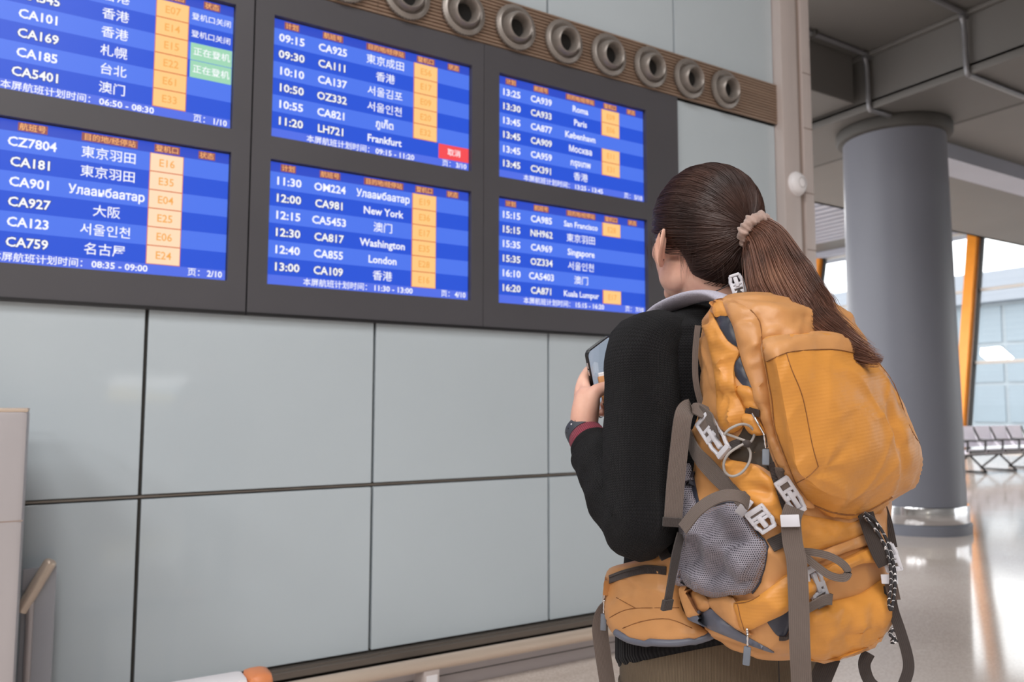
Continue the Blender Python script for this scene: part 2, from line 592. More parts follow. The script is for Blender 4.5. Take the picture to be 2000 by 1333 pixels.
# --- leaning window facade
FX0, FK = 22.594, 0.212
def fac(y, z, off=0.0):
    return Vector((FX0 + FK * z + off, y, z))
FZ = [0.0, 2.53, 4.69, 6.55]                    # transom heights
fys = [12.516 + 2.75 * k for k in range(-9, 5)]
for n_, (ya, yb) in enumerate(zip(fys, fys[1:])):
    wn = empty('window_%d' % (n_ + 1), fac((ya + yb) / 2, 0))
    struct(wn, 'tall leaning window bay with orange mullion, bay %d counted from the near right end' % (n_ + 1), 'window')
    o0 = wn.location
    for z0, z1 in zip(FZ, FZ[1:]):
        a, b, c, d = fac(ya + 0.06, z0 + 0.03), fac(yb - 0.06, z0 + 0.03), fac(yb - 0.06, z1 - 0.03), fac(ya + 0.06, z1 - 0.03)
        t_ = Vector((0.02, 0, 0))
        MB().grid([[p - o0 for p in (a, b, c, d)], [p - o0 + t_ for p in (a, b, c, d)]], True, True, True).build('pane', PANE, wn)
    for z0 in FZ:
        a = fac(ya, z0, -0.05) - o0
        mm = MB().bevbox(-0.04, 0.09, 0.03, yb - ya - 0.03, -0.045, 0.045, 0.01, Matrix.Translation(a))
        mm.build('transom', TRANSOM, wn, True, 40)
    # orange mullion at the far side of the bay, with the dark glazing gasket on its near side
    a, b = fac(yb, 0, -0.14) - o0, fac(yb, 6.75, -0.14) - o0
    for nm, (dx0, dx1, dy0, dy1), mt in (('mullion', (-0.16, 0.12, -0.10, 0.17), ORANGE_STEEL), ('glazing_bead', (0.06, 0.18, -0.17, -0.10), TRANSOM), ('gasket', (-0.02, 0.14, -0.21, -0.17), DARK)):
        if nm != 'mullion' or True:
            rr = [[p + Vector((dx, dy, 0)) for dx, dy in ((dx0, dy0), (dx1, dy0), (dx1, dy1), (dx0, dy1))] for p in (a, b)]
            MB().grid(rr, True, True, True).build(nm, mt, wn)
hd = MB().box(23.55, 24.9, -2, 26, 6.56, 7.4).build('trim_3', SOFFIT)
struct(hd, 'deep blue grey soffit band above the leaning windows', 'soffit')

# --- pale terminal building outside
bld = empty('terminal_building', (70, 38, -0.6))
tag(bld, 'pale glass terminal building seen hazily through the windows', 'building')
q = M('hazy_building_wall', srgb(160, 168, 174), 0.6)
q.vary(q.noise(0.1, 3, q.coord()), 0.04); BW = q.m
q = M('hazy_building_glass', srgb(142, 154, 163), 0.35)
q.vary(q.noise(0.15, 3, q.coord()), 0.06); BG = q.m
q = M('hazy_building_band', srgb(148, 153, 162), 0.6)
q.vary(q.noise(0.15, 3, q.coord()), 0.04); BB = q.m
MB().box(0, 16, -40, 40, 0, 10.8).build('building_wall', BW, bld)
MB().box(-1.2, 16.5, -41, 41, 10.8, 13.4).build('building_roof', BB, bld)
for k in range(26):
    for j in range(3):
        MB().box(-0.12, 0.1, -39 + 3.0 * k, -36.35 + 3.0 * k, 0.6 + 3.4 * j, 3.7 + 3.4 * j).build('building_window', BG, bld)
# ================================================================== FLIGHT BOARDS
BY = WALL - 0.012                                # front face of the housings
SXW, SXH = 0.949, 0.5245
A_X, B_X, C_X = -0.321, 0.795, 1.907
Z_T1, Z_T2 = 2.9155, 2.285
board_cols = [(-0.44, 0.7060, A_X, 'left'), (0.7125, 1.8135, B_X, 'middle'), (1.8165, 3.099, C_X, 'right')]
board_words = {'left': 'charcoal housing of the leftmost pair of flight screens',
               'middle': 'charcoal housing of the middle pair of flight screens',
               'right': 'charcoal housing of the right pair of flight screens, nearest the woman'}
for x0, x1, sx, nm in board_cols:
    h = empty('board_housing', ((x0 + x1) / 2, BY, Z_BB))
    tag(h, board_words[nm], 'board', 'flight board housings')
    o = h.location
    # a plate with two cut-outs, built from bars
    ys = (0.0, 0.055)
    zt, zb = Z_BT - Z_BB - 0.004, 0.0
    e = 0.004
    L, Rr = sx - e - o.x, sx + SXW + e - o.x
    t1, b1 = Z_T1 + e - o.z, Z_T1 - SXH - e - o.z
    t2, b2 = Z_T2 + e - o.z, Z_T2 - SXH - e - o.z
    f = MB()
    f.box(x0 - o.x, L, *ys, zb, zt); f.box(Rr, x1 - o.x, *ys, zb, zt)
    f.box(L, Rr, *ys, t1, zt); f.box(L, Rr, *ys, t2, b1); f.box(L, Rr, *ys, zb, b2)
    f.build('front_plate', CHARCOAL, h)
    MB().box(x0 - o.x, x1 - o.x, -0.004, 0.0, zb, zb + 0.012).build('bottom_lip', BEZEL, h)
    MB().box(x0 - o.x, x1 - o.x, 0.03, 0.055, zb + 0.01, zt - 0.01).build('back_plate', BEZEL, h)

BLUE_L = emis('screen_blue_light', (78, 119, 238), 1.0)
BLUE_D = emis('screen_blue_deep', (38, 84, 216), 1.0)
BLUE_H = emis('screen_blue_header', (46, 76, 200), 1.0)
BLUE_F = emis('screen_blue_footer', (84, 112, 232), 1.0)
S_WHITE = emis('screen_white', (250, 250, 255), 1.05)
S_ORANGE = emis('screen_orange', (255, 186, 116), 1.0)
S_ORTXT = emis('screen_orange_text', (246, 172, 84), 1.0)
S_ORLINE = emis('screen_orange_rule', (214, 106, 62), 1.0)
S_BOX = emis('screen_gate_box', (255, 204, 132), 1.0)
S_BOXP = emis('screen_gate_box_pale', (255, 222, 186), 1.0)
S_PLATE = emis('screen_header_plate', (150, 84, 84), 1.0)
S_RED = emis('screen_red', (248, 78, 84), 1.0)
S_GREEN = emis('screen_green', (160, 216, 182), 1.0)
S_OUT = emis('screen_glyph_shadow', (40, 52, 110), 1.0)
q = M('screen_surround', (0.006, 0.006, 0.008, 1), 0.3)
q.bump(q.noise(300, 2, q.coord()), 0.02, 0.0003)
SCRBLK = q.m

_txt_cache = {}


def text_mesh(s, size, bold, xs=1.0):
    key = (s, size, bold, xs)
    if key in _txt_cache:
        return _txt_cache[key]
    cu = bpy.data.curves.new('t', 'FONT')
    cu.body = s
    cu.size = size
    cu.align_x = 'CENTER'
    cu.offset = bold * size
    cu.resolution_u = 2
    cu.fill_mode = 'FRONT'
    ob = bpy.data.objects.new('t', cu)
    COL.objects.link(ob)
    dg = bpy.context.evaluated_depsgraph_get()
    me = bpy.data.meshes.new_from_object(ob.evaluated_get(dg))
    bpy.data.objects.remove(ob)
    bpy.data.curves.remove(cu)
    for v_ in me.vertices:
        v_.co = (v_.co.x * xs, 0.0, v_.co.y - 0.355 * size)
    me.name = 'lettering'
    _txt_cache[key] = me
    return me


def put_text(s, u, v_, size, mat, parent, name, y, bold=0.02, xs=0.92, left=False):
    if ord(s[0]) > 0x2000: bold = min(bold, 0.006)
    """text centred at fraction (u, v) of a screen"""
    key = (s, size, bold, xs, mat.name)
    me = _txt_cache.get(key)
    if me is None:
        me = text_mesh(s, size, bold, xs).copy()
        me.materials.clear()
        me.materials.append(mat)
        _txt_cache[key] = me
    o = link(name, me, parent)
    o.location = (u * SXW, y, SXH - v_ * SXH)
    return o


HDR = [('计划', 0.081), ('航班号', 0.274), ('目的地/经停站', 0.540), ('登机口', 0.753), ('状态', 0.909)]


def display(x, ztop, label, rows_, span, page, pale=False):
    t = empty('flight_display', (x, WALL + 0.012, ztop - SXH))
    tag(t, label, 'screen', 'flight information screens')
    MB().box(-0.004, SXW + 0.004, 0.004, 0.02, -0.004, SXH + 0.004).build('screen_panel', SCRBLK, t)
    z = lambda f_: SXH * (1 - f_)
    hb = MB().box(0.0, SXW, 0.0, 0.005, z(0.080), z(0.0)).build('header_band', BLUE_H, t)
    for s_, u in HDR:
        hw_ = 0.0145 * (len(s_) - (0.6 if '/' in s_ else 0)) + 0.003
        MB().box(u * SXW - hw_, u * SXW + hw_, -0.0008, 0.001, z(0.040) - 0.0155, z(0.040) + 0.0155).build('header_plate', S_PLATE, hb)
        put_text(s_, u, 0.040, 0.0285, S_ORANGE, hb, 'header_text', -0.0016, 0.03, 1.0)
    r0, rh = 0.080, 0.1405
    for i, (tm, fl, de, ga, stt) in enumerate(rows_):
        a, b = r0 + rh * i, r0 + rh * (i + 1)
        band = MB().box(0.0, SXW, 0.0, 0.005, z(b), z(a)).build('row_band', BLUE_L if i % 2 == 0 else BLUE_D, t)
        c = (a + b) / 2
        put_text(tm, 0.083, c, 0.048, S_WHITE, band, 'time_text', -0.0016, 0.022, 1.06)
        put_text(fl, 0.275, c, 0.048, S_WHITE, band, 'flight_number_text', -0.0016, 0.022, 0.96)
        put_text(de, 0.539, c, 0.0475 if len(de) < 12 else 0.043, S_WHITE, band, 'destination_text', -0.0012, 0.02, (0.88 if ord(de[0]) > 0x400 else 0.94) if ord(de[0]) < 0x3000 else 1.0)
        if i % 2:                                     # dark rim the screen draws round light letters on the deep rows
            put_text(tm, 0.083, c, 0.048, S_OUT, band, 'time_text_rim', -0.0008, 0.062, 1.06)
            put_text(fl, 0.275, c, 0.048, S_OUT, band, 'flight_number_rim', -0.0008, 0.062, 0.96)
        if ga:
            g = MB().bevbox(0.688 * SXW, 0.818 * SXW, -0.0035, 0.001, z(b + 0.0005), z(a + 0.001), 0.0012).build('gate_box', S_ORLINE, t)
            MB().bevbox(0.6905 * SXW, 0.8155 * SXW, -0.0042, -0.0022, z(b - 0.003), z(a + 0.0045), 0.0008).build('gate_fill', S_BOXP if pale else S_BOX, g)
            put_text(ga, 0.753, c, 0.043, S_ORTXT, g, 'gate_text', -0.0048, 0.012)
        if stt:
            kind, word = stt
            if kind == 'plain':
                put_text(word, 0.910, c, 0.031, S_WHITE, band, 'status_text', -0.0012, 0.02, 1.0)
            else:
                g = MB().bevbox(0.829 * SXW, 0.998 * SXW, -0.0035, 0.001, z(b - 0.002), z(a + 0.004), 0.0012).build('status_box', S_RED if kind == 'red' else S_GREEN, t)
                put_text(word, 0.914, c, 0.036, S_WHITE, g, 'status_text', -0.0045, 0.02, 1.0)
    fb = MB().box(0.0, SXW, 0.0, 0.005, z(1.0), z(r0 + rh * 6)).build('footer_band', BLUE_F, t)
    put_text('本屏航班计划时间：', 0.323, 0.960, 0.0345, S_WHITE, fb, 'footer_text', -0.0012, 0.02, 1.0)
    put_text(span, 0.595, 0.960, 0.0345, S_WHITE, fb, 'footer_time_text', -0.0012, 0.02, 1.05)
    put_text('页：', 0.884, 0.958, 0.0345, S_WHITE, fb, 'page_text', -0.0012, 0.02, 1.0)
    put_text(page, 0.956, 0.958, 0.0345, S_WHITE, fb, 'page_number_text', -0.0012, 0.02, 0.95)
    return t


N = None
display(A_X, Z_T1, 'top left flight screen, cut by the frame, with green status boxes',
        [('06:50', 'CA107', '香港', 'E07', ('plain', '登机口关闭')), ('07:15', 'KA545', '香港', 'E14', ('plain', '登机口关闭')),
         ('07:35', 'CA101', '香港', 'E15', ('green', '正在登机')), ('08:05', 'CA169', '札幌', 'E22', ('green', '正在登机')),
         ('08:15', 'CA185', '台北', 'E61', N), ('08:30', 'CA5401', '澳门', 'E33', N)], '06:50 - 08:30', '1/10')
display(A_X, Z_T2, 'lower left flight screen with pale gate boxes, page 2/10',
        [('08:35', 'CZ7804', '東京羽田', 'E16', N), ('08:35', 'CA181', '東京羽田', 'E35', N), ('08:40', 'CA901', 'Улаанбаатар', 'E04', N),
         ('08:45', 'CA927', '大阪', 'E25', N), ('08:55', 'CA123', '서울인천', 'E06', N), ('09:00', 'CA759', '名古屋', 'E24', N)], '08:35 - 09:00', '2/10', True)
display(B_X, Z_T1, 'upper middle flight screen with a red cancelled box, page 3/10',
        [('09:15', 'CA925', '東京成田', 'E56', N), ('09:30', 'CA111', '香港', 'E17', N), ('10:10', 'CA137', '서울김포', 'E09', N),
         ('10:50', 'OZ332', '서울인천', 'E20', N), ('10:55', 'CA821', 'ภูเก็ต', 'E32', N), ('11:20', 'LH721', 'Frankfurt', '', ('red', '取消'))], '09:15 - 11:20', '3/10')
display(B_X, Z_T2, 'lower middle flight screen listing New York and London, page 4/10',
        [('11:30', 'OM224', 'Улаанбаатар', 'E19', N), ('12:00', 'CA981', 'New York', 'E36', N), ('12:15', 'CA5453', '澳门', 'E17', N),
         ('12:30', 'CA817', 'Washington', 'E35', N), ('12:40', 'CA855', 'London', 'E28', N), ('13:00', 'CA109', '香港', 'E16', N)], '11:30 - 13:00', '4/10')
display(C_X, Z_T1, 'upper right flight screen listing Roma and Paris, page 5/10',
        [('13:25', 'CA939', 'Roma', 'E09', N), ('13:30', 'CA933', 'Paris', 'E06', N), ('13:45', 'CA877', 'København', '', N),
         ('13:45', 'CA909', 'Москва', 'E11', N), ('13:45', 'CA959', 'กรุงเทพ', 'E31', N), ('13:45', 'CX391', '香港', '', N)], '13:25 - 13:45', '5/10')
display(C_X, Z_T2, 'lower right flight screen beside the woman\'s head, page 7/10',
        [('15:15', 'CA985', 'San Francisco', 'E28', N), ('15:15', 'NH962', '東京羽田', '', N), ('15:35', 'CA969', 'Singapore', '', N),
         ('15:35', 'OZ334', '서울인천', '', N), ('16:10', 'CA5403', '澳门', '', N), ('16:20', 'CA871', 'Kuala Lumpur', 'E17', N)], '15:15 - 16:20', '7/10')

# ================================================================== AIR VENT BAND with jet nozzles
vx = [-3.9, -1.66, 1.2756 - 0.02, 3.1035, X_END]
vlab = ['ribbed bronze vent strip at the far left over the boards', 'ribbed bronze vent strip above the left flight boards', 'ribbed bronze vent strip above the middle and right boards', 'short ribbed bronze vent strip beside the corner trim']
NR = 15
for (x0, x1), lb in zip(zip(vx, vx[1:]), vlab):
    if x1 < -1.0:
        continue
    vb = empty('vent_strip', ((x0 + x1) / 2, WALL, Z_BT))
    tag(vb, lb, 'vent', 'vent strips')
    hw = (x1 - x0) / 2 - 0.001
    hgt = Z_VT - Z_BT
    MB().box(-hw, hw, 0.0, 0.04, 0.0, hgt).build('strip_back', DARK, vb)
    rb = MB()
    for k in range(NR):
        zc = hgt * (k + 0.5) / NR
        h_ = hgt / NR * 0.44
        prof = [(-0.0, -h_), (-0.011, -h_ * 0.55), (-0.0125, 0.0), (-0.011, h_ * 0.55), (0.0, h_)]
        rb.grid([[Vector((xx, y_, zc + z_)) for y_, z_ in prof] for xx in (-hw, hw)], True, True, True)
    rbo = rb.build('louvre_ribs', LOUVRE, vb)
    rbo['kind'] = 'stuff'
nz = empty('jet_nozzle', (0, 0, 0))
RX = Matrix.Rotation(R(90), 4, 'X')            # lathe axis Z -> -Y


def lath(profile, n=40, mtx=None):
    mt_ = RX if mtx is None else mtx @ RX
    return [[mt_ @ p for p in r_] for r_ in lathe(profile, n)]


# rim with a toothed edge
teeth = []
nt_ = 96
for r_, h_ in ((0.098, 0.012), (0.112, 0.014), (0.116, 0.022), (0.114, 0.032), (0.104, 0.036)):
    ring = []
    for j in range(nt_):
        a = 2 * math.pi * j / nt_
        rr = r_ + (0.0035 if j % 2 == 0 and r_ > 0.105 else 0.0)
        ring.append(RX @ Vector((rr * math.cos(a), rr * math.sin(a), h_)))
    teeth.append(ring)
MB().grid(teeth).build('toothed_rim', NOZZLE, nz, True, 30)
MB().grid(lath([(0.104, 0.036), (0.096, 0.040), (0.084, 0.030), (0.076, 0.024)])).build('rim_dish', NOZZLE, nz, True, 40)
tilt = Matrix.Rotation(R(10), 4, 'X')
MB().grid(lath([(0.078, 0.012), (0.080, 0.030), (0.076, 0.055), (0.067, 0.078), (0.062, 0.082), (0.057, 0.078), (0.050, 0.050), (0.045, 0.02)], 40, tilt)).build('eyeball', NOZZLE, nz, True, 50)
MB().grid(lath([(0.048, 0.022), (0.001, 0.020)], 32, tilt)).build('throat', DARK, nz)
for k in range(9):
    n_ = nz if k == 0 else copy_tree(nz)
    n_.location = (3.481 - 0.2985 * k, WALL - 0.004, Z_BT + 0.108 + 0.012)
    pos = ['nearest the corner trim', 'second from the corner trim', 'third from the corner trim', 'fourth from the corner trim', 'fifth from the corner trim', 'sixth from the corner trim',
           'seventh from the corner trim', 'eighth from the corner trim', 'ninth from the corner trim, mostly above the picture', 'tenth from the corner trim'][k]
    tag(n_, 'round metal jet air nozzle, ' + pos, 'nozzle', 'jet air nozzles')

# ================================================================== GUARD RAIL, left-hand things
rail = empty('guard_rail', (1.0, WALL - 0.14, 0))
tag(rail, 'beige metal tube guard rail along the foot of the glass wall', 'rail')
MB().tube([(-0.72, 0, 0.148), (3.0, 0, 0.148)], 0.029, 20).build('rail_tube', RAILMETAL, rail, True, 60)
for xx in (-0.6, 0.49, 2.0):
    MB().bevbox(xx - 0.036, xx + 0.036, -0.022, 0.10, 0.0, 0.125, 0.004).build('rail_bracket', TRIM, rail, True, 40)
    MB().bevbox(xx - 0.026, xx + 0.026, -0.025, -0.02, 0.01, 0.105, 0.002).build('bracket_plate', WHITE, rail)
# ================================================================== LEFT-HAND THINGS
cab = empty('cabinet', (onY(57, 900, 2.62).x - 0.40, 2.62, 0))
q = M('cabinet_metal', srgb(176, 170, 172), 0.4, 0.3)
q.vary(q.noise(9, 3, q.coord(scale=(1, 1, 0.1))), 0.03)
CABM = q.m
tag(cab, 'pale brushed metal cabinet cut by the left edge of the picture', 'cabinet')
MB().bevbox(-0.42, 0.392, 0.0, 0.5, 0.04, 1.238, 0.014).build('body', CABM, cab, True, 40)
MB().box(-0.42, 0.3925, -0.0005, 0.0, 0.926, 0.930).build('body_joint', TRIM2, cab)
MB().bevbox(-0.41, 0.385, 0.0, 0.49, 0.0, 0.045, 0.004).build('kick_plate', SKIRT, cab)
MB().bevbox(-0.42, 0.392, 0.0, 0.50, 1.232, 1.244, 0.005).build('cabinet_top', RAILMETAL, cab, True, 40)
q = M('frosted_panel', srgb(160, 161, 168), 0.35)
q.vary(q.noise(3, 2, q.coord()), 0.03)
FROST = q.m
HY = 3.15
ht, hl = onY(100, 1097, HY), onY(40, 1195, HY)
hr = empty('handrail', (ht.x, HY, 0))
tag(hr, 'short pale tube handrail sloping down behind the metal cabinet, with a panel under it', 'rail')
MB().tube([Vector((hl.x - ht.x, 0, hl.z)), Vector((-0.004, 0, ht.z - 0.006)), Vector((0, 0, ht.z)), Vector((0.003, 0, ht.z + 0.005))], [0.021, 0.021, 0.019, 0.011], 18).build('rail_tube', RAILMETAL, hr, True, 60)
MB().bevbox(hl.x - ht.x, 0.018, 0.010, 0.024, 0.0, ht.z - 0.02, 0.003).build('side_panel', FROST, hr)
MB().tube([(-0.055, 0.0, 0.0), (-0.055, 0.0, ht.z - 0.085)], 0.012, 12).build('post', SKIRT, hr, True, 60)
bz = onY(515, 1318, 2.6).z - 0.338
bb = empty('barrier_bar', (onY(537, 1325, 2.6).x - 0.125, 2.6, 0))
tag(bb, 'white bar with a rounded orange end at the bottom edge of the picture', 'barrier')
q = M('orange_plastic', srgb(214, 132, 84), 0.45)
q.vary(q.noise(8, 2, q.coord()), 0.05)
OPL = q.m
MB().bevbox(-0.36, 0.045, 0.0, 0.11, 0.27 + bz, 0.333 + bz, 0.02).build('bar', WHITE, bb, True, 50)
MB().bevbox(0.042, 0.125, -0.004, 0.114, 0.266 + bz, 0.338 + bz, 0.028).build('end_cap', OPL, bb, True, 60)
for xx in (-0.28, 0.0):
    MB().tube([(xx, 0.055, 0.0), (xx, 0.055, 0.28 + bz)], 0.016, 12).build('leg', SKIRT, bb, True, 60)
    MB().bevbox(xx - 0.06, xx + 0.06, 0.0, 0.11, 0.0, 0.012, 0.004).build('foot', SKIRT, bb)

# lit advertising box on the far side of the hall, mirrored in the glass
ad = empty('advertising_lightbox', (2.0, -10.2, 0))
tag(ad, 'lit advertising box across the hall, mirrored in the glass panels', 'sign')
AW = emis('advert_white', (255, 255, 255), 5.0)
AY = emis('advert_yellow', (255, 226, 130), 3.2)
AB = emis('advert_blue', (170, 214, 244), 3.2)
_m = 2 * (WALL + 0.012) + 10.2
ax0, ax1, az0, az1 = onY(212, 760, _m).x - 2.0, onY(365, 760, _m).x - 2.0, onY(290, 783, _m).z, onY(290, 735, _m).z
MB().bevbox(ax0 - 0.08, ax1 + 0.08, -0.2, -0.01, az0 - 0.08, az1 + 0.08, 0.02).build('case', CHARCOAL, ad)
MB().box(ax0, ax1, -0.012, 0.0, az0 + 0.26, az1).build('white_field', AW, ad)
MB().box(ax0, ax1, -0.012, 0.0, az0, az0 + 0.26).build('yellow_field', AY, ad)
pts = [(ax0 + 0.25, az0 + 0.2), (ax0 + 1.5, az0 + 0.1), (ax1 - 0.1, az0 + 0.16), (ax1 - 0.05, az0 + 0.24), (ax0 + 1.6, az0 + 0.29)]
MB().grid([[Vector((x_, y_, z_)) for x_, z_ in pts] for y_ in (0.0, 0.004)], True, True, True).build('blue_shape', AB, ad)
for xx in (ax0 + 0.3, ax1 - 0.3):
    MB().tube([(xx, -0.1, 0.0), (xx, -0.1, az0)], 0.05, 14).build('post', CHARCOAL, ad, True, 60)

# ================================================================== WAITING BENCH by the windows
bench = empty('airport_bench', (0, 0, 0))
tag(bench, 'row of pale lilac waiting seats with dark armrests by the windows', 'bench')
q = M('lilac_seat_shell', srgb(236, 231, 244), 0.45)
q.vary(q.noise(6, 3, q.coord()), 0.04)
LILAC = q.m
q = M('bench_black_metal', srgb(40, 38, 40), 0.4, 0.3)
q.vary(q.noise(6, 3, q.coord()), 0.1)
BLK = q.m
NS = 5
for k in range(NS):
    cx = 0.58 * k
    sh = []
    for i in range(7):
        t_ = i / 6
        y_ = -0.44 + 0.42 * t_
        z_ = 0.43 - 0.035 * math.sin(math.pi * t_ * 0.9) + (0.012 if i == 0 else 0)
        sh.append((y_, z_))
    MB().grid([[Vector((cx + x_, y_, z_)) for y_, z_ in sh] + [Vector((cx + x_, y_, z_ - 0.05)) for y_, z_ in reversed(sh)] for x_ in (-0.25, -0.12, 0.12, 0.25)], True, True, True).build('seat', LILAC, bench, True, 45)
    bk = [(-0.03 + 0.14 * t_ + 0.03 * math.sin(math.pi * t_), 0.47 + 0.40 * t_) for t_ in [i / 6 for i in range(7)]]
    MB().grid([[Vector((cx + x_, y_, z_)) for y_, z_ in bk] + [Vector((cx + x_, y_ + 0.04, z_)) for y_, z_ in reversed(bk)] for x_ in (-0.25, -0.12, 0.12, 0.25)], True, True, True).build('backrest', LILAC, bench, True, 45)
    MB().box(cx - 0.25, cx + 0.25, -0.47, -0.43, 0.375, 0.43).build('seat_edge', BLK, bench)
for k in range(NS + 1):
    cx = 0.58 * k - 0.29
    MB().tube(catmull([(cx, 0.13, 0.86), (cx, 0.04, 0.66), (cx, -0.02, 0.60), (cx, -0.40, 0.60), (cx, -0.44, 0.55), (cx, -0.42, 0.40)], 5), 0.019, 8).build('armrest', BLK, bench, True, 60)
MB().bevbox(-0.3, 0.58 * NS - 0.28, -0.24, -0.16, 0.31, 0.37, 0.008).build('beam', BLK, bench)
for k in (0.25, 2.0, 3.75):
    cx = 0.58 * k
    MB().tube([(cx, -0.2, 0.33), (cx, -0.52, 0.02)], 0.02, 8).build('leg', BLK, bench, True)
    MB().tube([(cx, -0.2, 0.33), (cx, 0.18, 0.02)], 0.02, 8).build('leg', BLK, bench, True)
    MB().tube([(cx, -0.52, 0.02), (cx, 0.18, 0.02)], 0.016, 8).build('leg_bar', BLK, bench, True)
pb = onZ(1866, 922, 0)
bench.location = (pb.x, pb.y, 0)
bench.rotation_euler = (0, 0, R(-2))
# ================================================================== THE WOMAN
# her own frame: x to her right, y the way she faces, z up; origin on the floor
P_HEAD = R(4.0)
_nb = CAM + ray(1385, 600) * 1.40
P_O = Vector((_nb.x, _nb.y, 0))
EX = Vector((math.cos(P_HEAD), -math.sin(P_HEAD), 0))
EY = Vector((math.sin(P_HEAD), math.cos(P_HEAD), 0))


def W2L(p):
    v_ = Vector(p) - P_O
    return Vector((v_.dot(EX), v_.dot(EY), v_.z))


CL = W2L(CAM)


def lray(x, y):
    d = ray(x, y)
    return Vector((d.dot(EX), d.dot(EY), d.z))


def lX(x, y, X):
    d = lray(x, y)
    return CL + d * ((X - CL.x) / d.x)


def lY(x, y, Y):
    d = lray(x, y)
    return CL + d * ((Y - CL.y) / d.y)


def lD(x, y, D):
    return CL + lray(x, y) * D


person = empty('person', P_O, -P_HEAD)
tag(person, 'woman in a black knit sweater with a brown ponytail, holding a phone before the boards', 'person')

# ---- materials
q = M('skin', srgb(226, 182, 160), 0.48, spec=0.35)
q.b.inputs['Subsurface Weight'].default_value = 0.12
q.b.inputs['Subsurface Radius'].default_value = (0.012, 0.005, 0.003)
q.b.inputs['Subsurface Scale'].default_value = 0.4
q.color(q.noise(26, 4, q.coord()), [(0.3, srgb(206, 156, 138)), (0.7, srgb(222, 178, 158))])
q.bump(q.noise(420, 3, q.coord()), 0.12, 0.0006)
SKIN = q.m
q = M('hair_brown', srgb(74, 48, 38), 0.40, spec=0.28)
nn_ = q.noise(9, 3, q.coord(scale=(1, 1, 1)))
q.color(nn_, [(0.25, srgb(38, 26, 24)), (0.55, srgb(62, 42, 36)), (0.8, srgb(90, 60, 48))])
HAIR = q.m
q = M('hair_ponytail', srgb(112, 70, 52), 0.38, spec=0.45)
q.color(q.noise(14, 3, q.coord()), [(0.25, srgb(66, 43, 35)), (0.55, srgb(112, 74, 58)), (0.8, srgb(146, 104, 82))])
HAIR2 = q.m


def knit(name, su, sv, col=(20, 19, 22), stren=0.9):
    """stocking-stitch knit: rows of V stitches made from uv metres"""
    q = M(name, srgb(*col), 0.9, spec=0.15, sheen=0.04)
    q.b.inputs['Sheen Roughness'].default_value = 0.5
    tc = q.n('ShaderNodeTexCoord')
    sp = q.n('ShaderNodeSeparateXYZ')
    q.l(tc.outputs['UV'], sp.inputs[0])
    u = q.math('MULTIPLY', sp.outputs[0], su)
    fu = q.math('FRACT', u)
    au = q.math('ABSOLUTE', q.math('SUBTRACT', fu, 0.5))          # 0 centre, .5 at the wale border
    v_ = q.math('ADD', q.math('MULTIPLY', sp.outputs[1], sv), q.math('MULTIPLY', au, 1.3))
    fv = q.math('FRACT', v_)
    av = q.math('ABSOLUTE', q.math('SUBTRACT', fv, 0.5))
    h1 = q.math('SUBTRACT', 1.0, q.math('POWER', q.math('MULTIPLY', av, 2.0), 2.0))
    h2 = q.math('MINIMUM', q.math('MULTIPLY', au, 6.0), q.math('MULTIPLY', q.math('SUBTRACT', 0.5, au), 6.0))
    h2 = q.math('MINIMUM', h2, 1.0)
    h = q.math('MULTIPLY', h1, h2)
    h = q.math('ADD', h, q.math('MULTIPLY', q.noise(1200, 2, q.coord()), 0.35))
    q.bump(h, stren, 0.0022)
    c = srgb(*col)
    q.color(h, [(0.05, tuple(x_ * 0.35 for x_ in c[:3]) + (1,)), (0.9, tuple(x_ * 1.25 for x_ in c[:3]) + (1,))])
    return q.m


KNIT = knit('black_knit', 230, 260)
KNIT_B = knit('black_knit_back', 200, 190)


def ribbed(name, col, per_m, stren=0.8):
    q = M(name, srgb(*col), 0.9, spec=0.15, sheen=0.04)
    tc = q.n('ShaderNodeTexCoord')
    sp = q.n('ShaderNodeSeparateXYZ')
    q.l(tc.outputs['UV'], sp.inputs[0])
    f = q.math('SINE', q.math('MULTIPLY', sp.outputs[0], per_m * 2 * math.pi))
    h = q.math('ADD', q.math('MULTIPLY', f, 0.5), q.math('MULTIPLY', q.noise(700, 2, q.coord()), 0.4))
    q.bump(h, stren, 0.002)
    c = srgb(*col)
    q.color(h, [(0.0, tuple(x_ * 0.6 for x_ in c[:3]) + (1,)), (0.8, tuple(x_ * 1.15 for x_ in c[:3]) + (1,))])
    return q.m


RIB = ribbed('black_rib_knit', (20, 19, 23), 130)
TROUSER = ribbed('brown_corduroy', (108, 94, 78), 420, 0.35)
MAROON = ribbed('maroon_cuff', (138, 62, 76), 300, 0.4)
q = M('scrunchie_fabric', srgb(150, 126, 116), 0.8, sheen=0.3)
q.bump(q.noise(300, 3, q.coord()), 0.3, 0.001)
q.vary(q.noise(40, 3, q.coord()), 0.15)
SCRUN = q.m
q = M('watch_rubber', srgb(52, 54, 62), 0.5)
q.bump(q.noise(300, 2, q.coord()), 0.1, 0.0004)
RUBBER = q.m


def ell(mb, c, r_, rot=None, n=20, k=14):
    """ellipsoid"""
    rings = []
    for i in range(1, k):
        th = math.pi * i / k
        rings.append([Vector((r_[0] * math.sin(th) * math.cos(2 * math.pi * j / n), r_[1] * math.sin(th) * math.sin(2 * math.pi * j / n), -r_[2] * math.cos(th))) for j in range(n)])
    if rot is not None:
        rings = [[rot @ p for p in rg] for rg in rings]
    rings = [[p + Vector(c) for p in rg] for rg in rings]
    mb.grid(rings, True, True, True)


